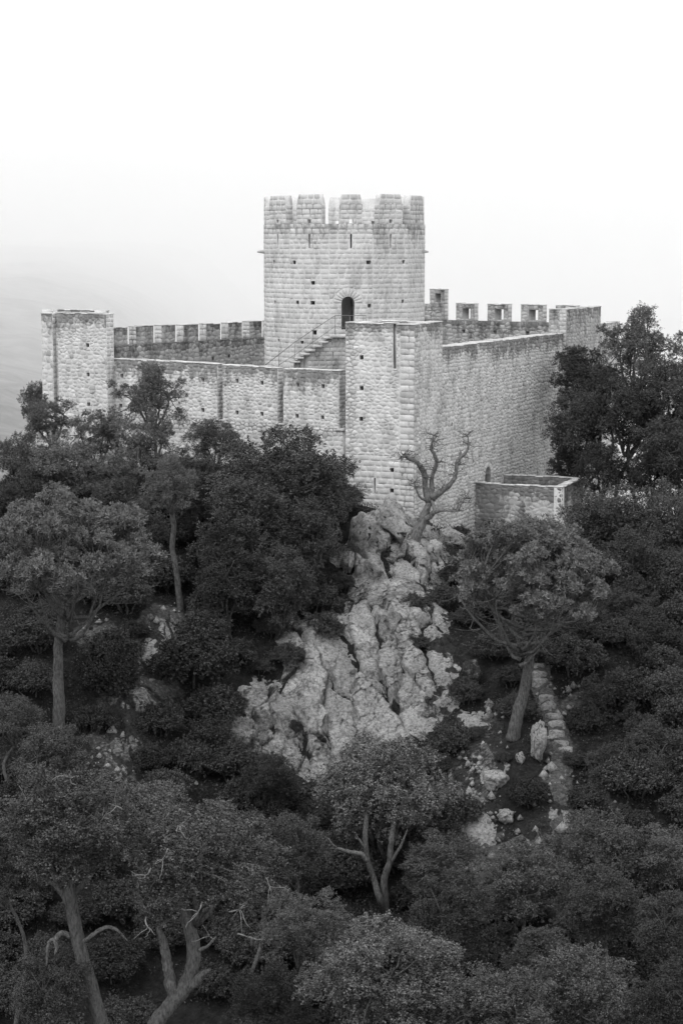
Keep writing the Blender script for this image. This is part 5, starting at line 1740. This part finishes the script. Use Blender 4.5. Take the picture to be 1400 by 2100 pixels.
cnt = 0
for t in range(2600):
    X0, Y0 = rr.uniform(-25, 25), rr.uniform(70, 128)
    if abs(X0) > Y0 * 760 / F_PX: continue
    i_, j_ = int((Y0 - gy[0]) / .36), int((X0 - gx[0]) / .36)
    if bare[i_, j_] > .15: continue
    Z0 = GZ[i_, j_]
    x, y = to_px(np.array([X0, Y0, Z0]))
    if y < 1000 or y > 2150 or x < -20 or x > 1420 or cnt > 245 or in_poly(x, y, CRAG) or (930 < x < 1190 and 1440 < y < 1790) or (700 < x < 960 and y < 1150): continue
    if any((X0 - a) ** 2 + (Y0 - b_) ** 2 < 1.85 ** 2 for a, b_ in placed): continue
    if Y0 > 118 and 0 < X0 < 14: continue
    placed.append((X0, Y0)); cnt += 1
    R = rr.uniform(1.0, 1.7)
    root = empty("bush", (X0, Y0, Z0), near_label(x, y), "bush", "understorey bushes")
    cr, li = BUSH[cnt % 3]
    for nm, me in (("foliage", cr), ("stems", li)):
        o = bpy.data.objects.new(nm, me); COL.objects.link(o); o.parent = root
        o.location = (0, 0, R * .5); o.rotation_euler = (0, 0, cnt * 1.3); o.scale = (R, R, R * .95)
print("understorey", cnt)

# low scrub and grass over the whole slope: nobody could count it
rr = np.random.RandomState(77)
n = 20000
X_ = rr.uniform(-30, 30, n); Y_ = rr.uniform(76, 122, n)
k = np.abs(X_) < (Y_ * 1000 / F_PX)
X_, Y_ = X_[k], Y_[k]
bi = np.clip(((Y_ - gy[0]) / .36).astype(int), 0, len(gy) - 1); bj = np.clip(((X_ - gx[0]) / .36).astype(int), 0, len(gx) - 1)
k = (bare[bi, bj] < .35) & (fbm(X_ * .6, Y_ * .6, 5, 3) > .38)
X_, Y_ = X_[k], Y_[k]
Z_ = GZn[bi[k], bj[k]]
K = 16
C = np.concatenate([np.c_[X_, Y_, Z_]] + LEDGE)
C = (C[:, None, :] + rr.normal(size=(len(C), K, 3)) * np.array([.22, .22, .10]) + np.array([0, 0, .1])).reshape(-1, 3)
Nn = rr.normal(size=C.shape) + np.array([0, -.3, .5])
V, F = leaf_quads(C, Nn, .055, rr, .45)
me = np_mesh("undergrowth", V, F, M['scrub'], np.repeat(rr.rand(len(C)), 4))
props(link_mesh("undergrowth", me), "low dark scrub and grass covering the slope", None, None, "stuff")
print("all", round(time.time() - T0, 1), "objects", len(bpy.data.objects), "tris", sum(len(m.loops) - 2 * len(m.polygons) for m in bpy.data.meshes))
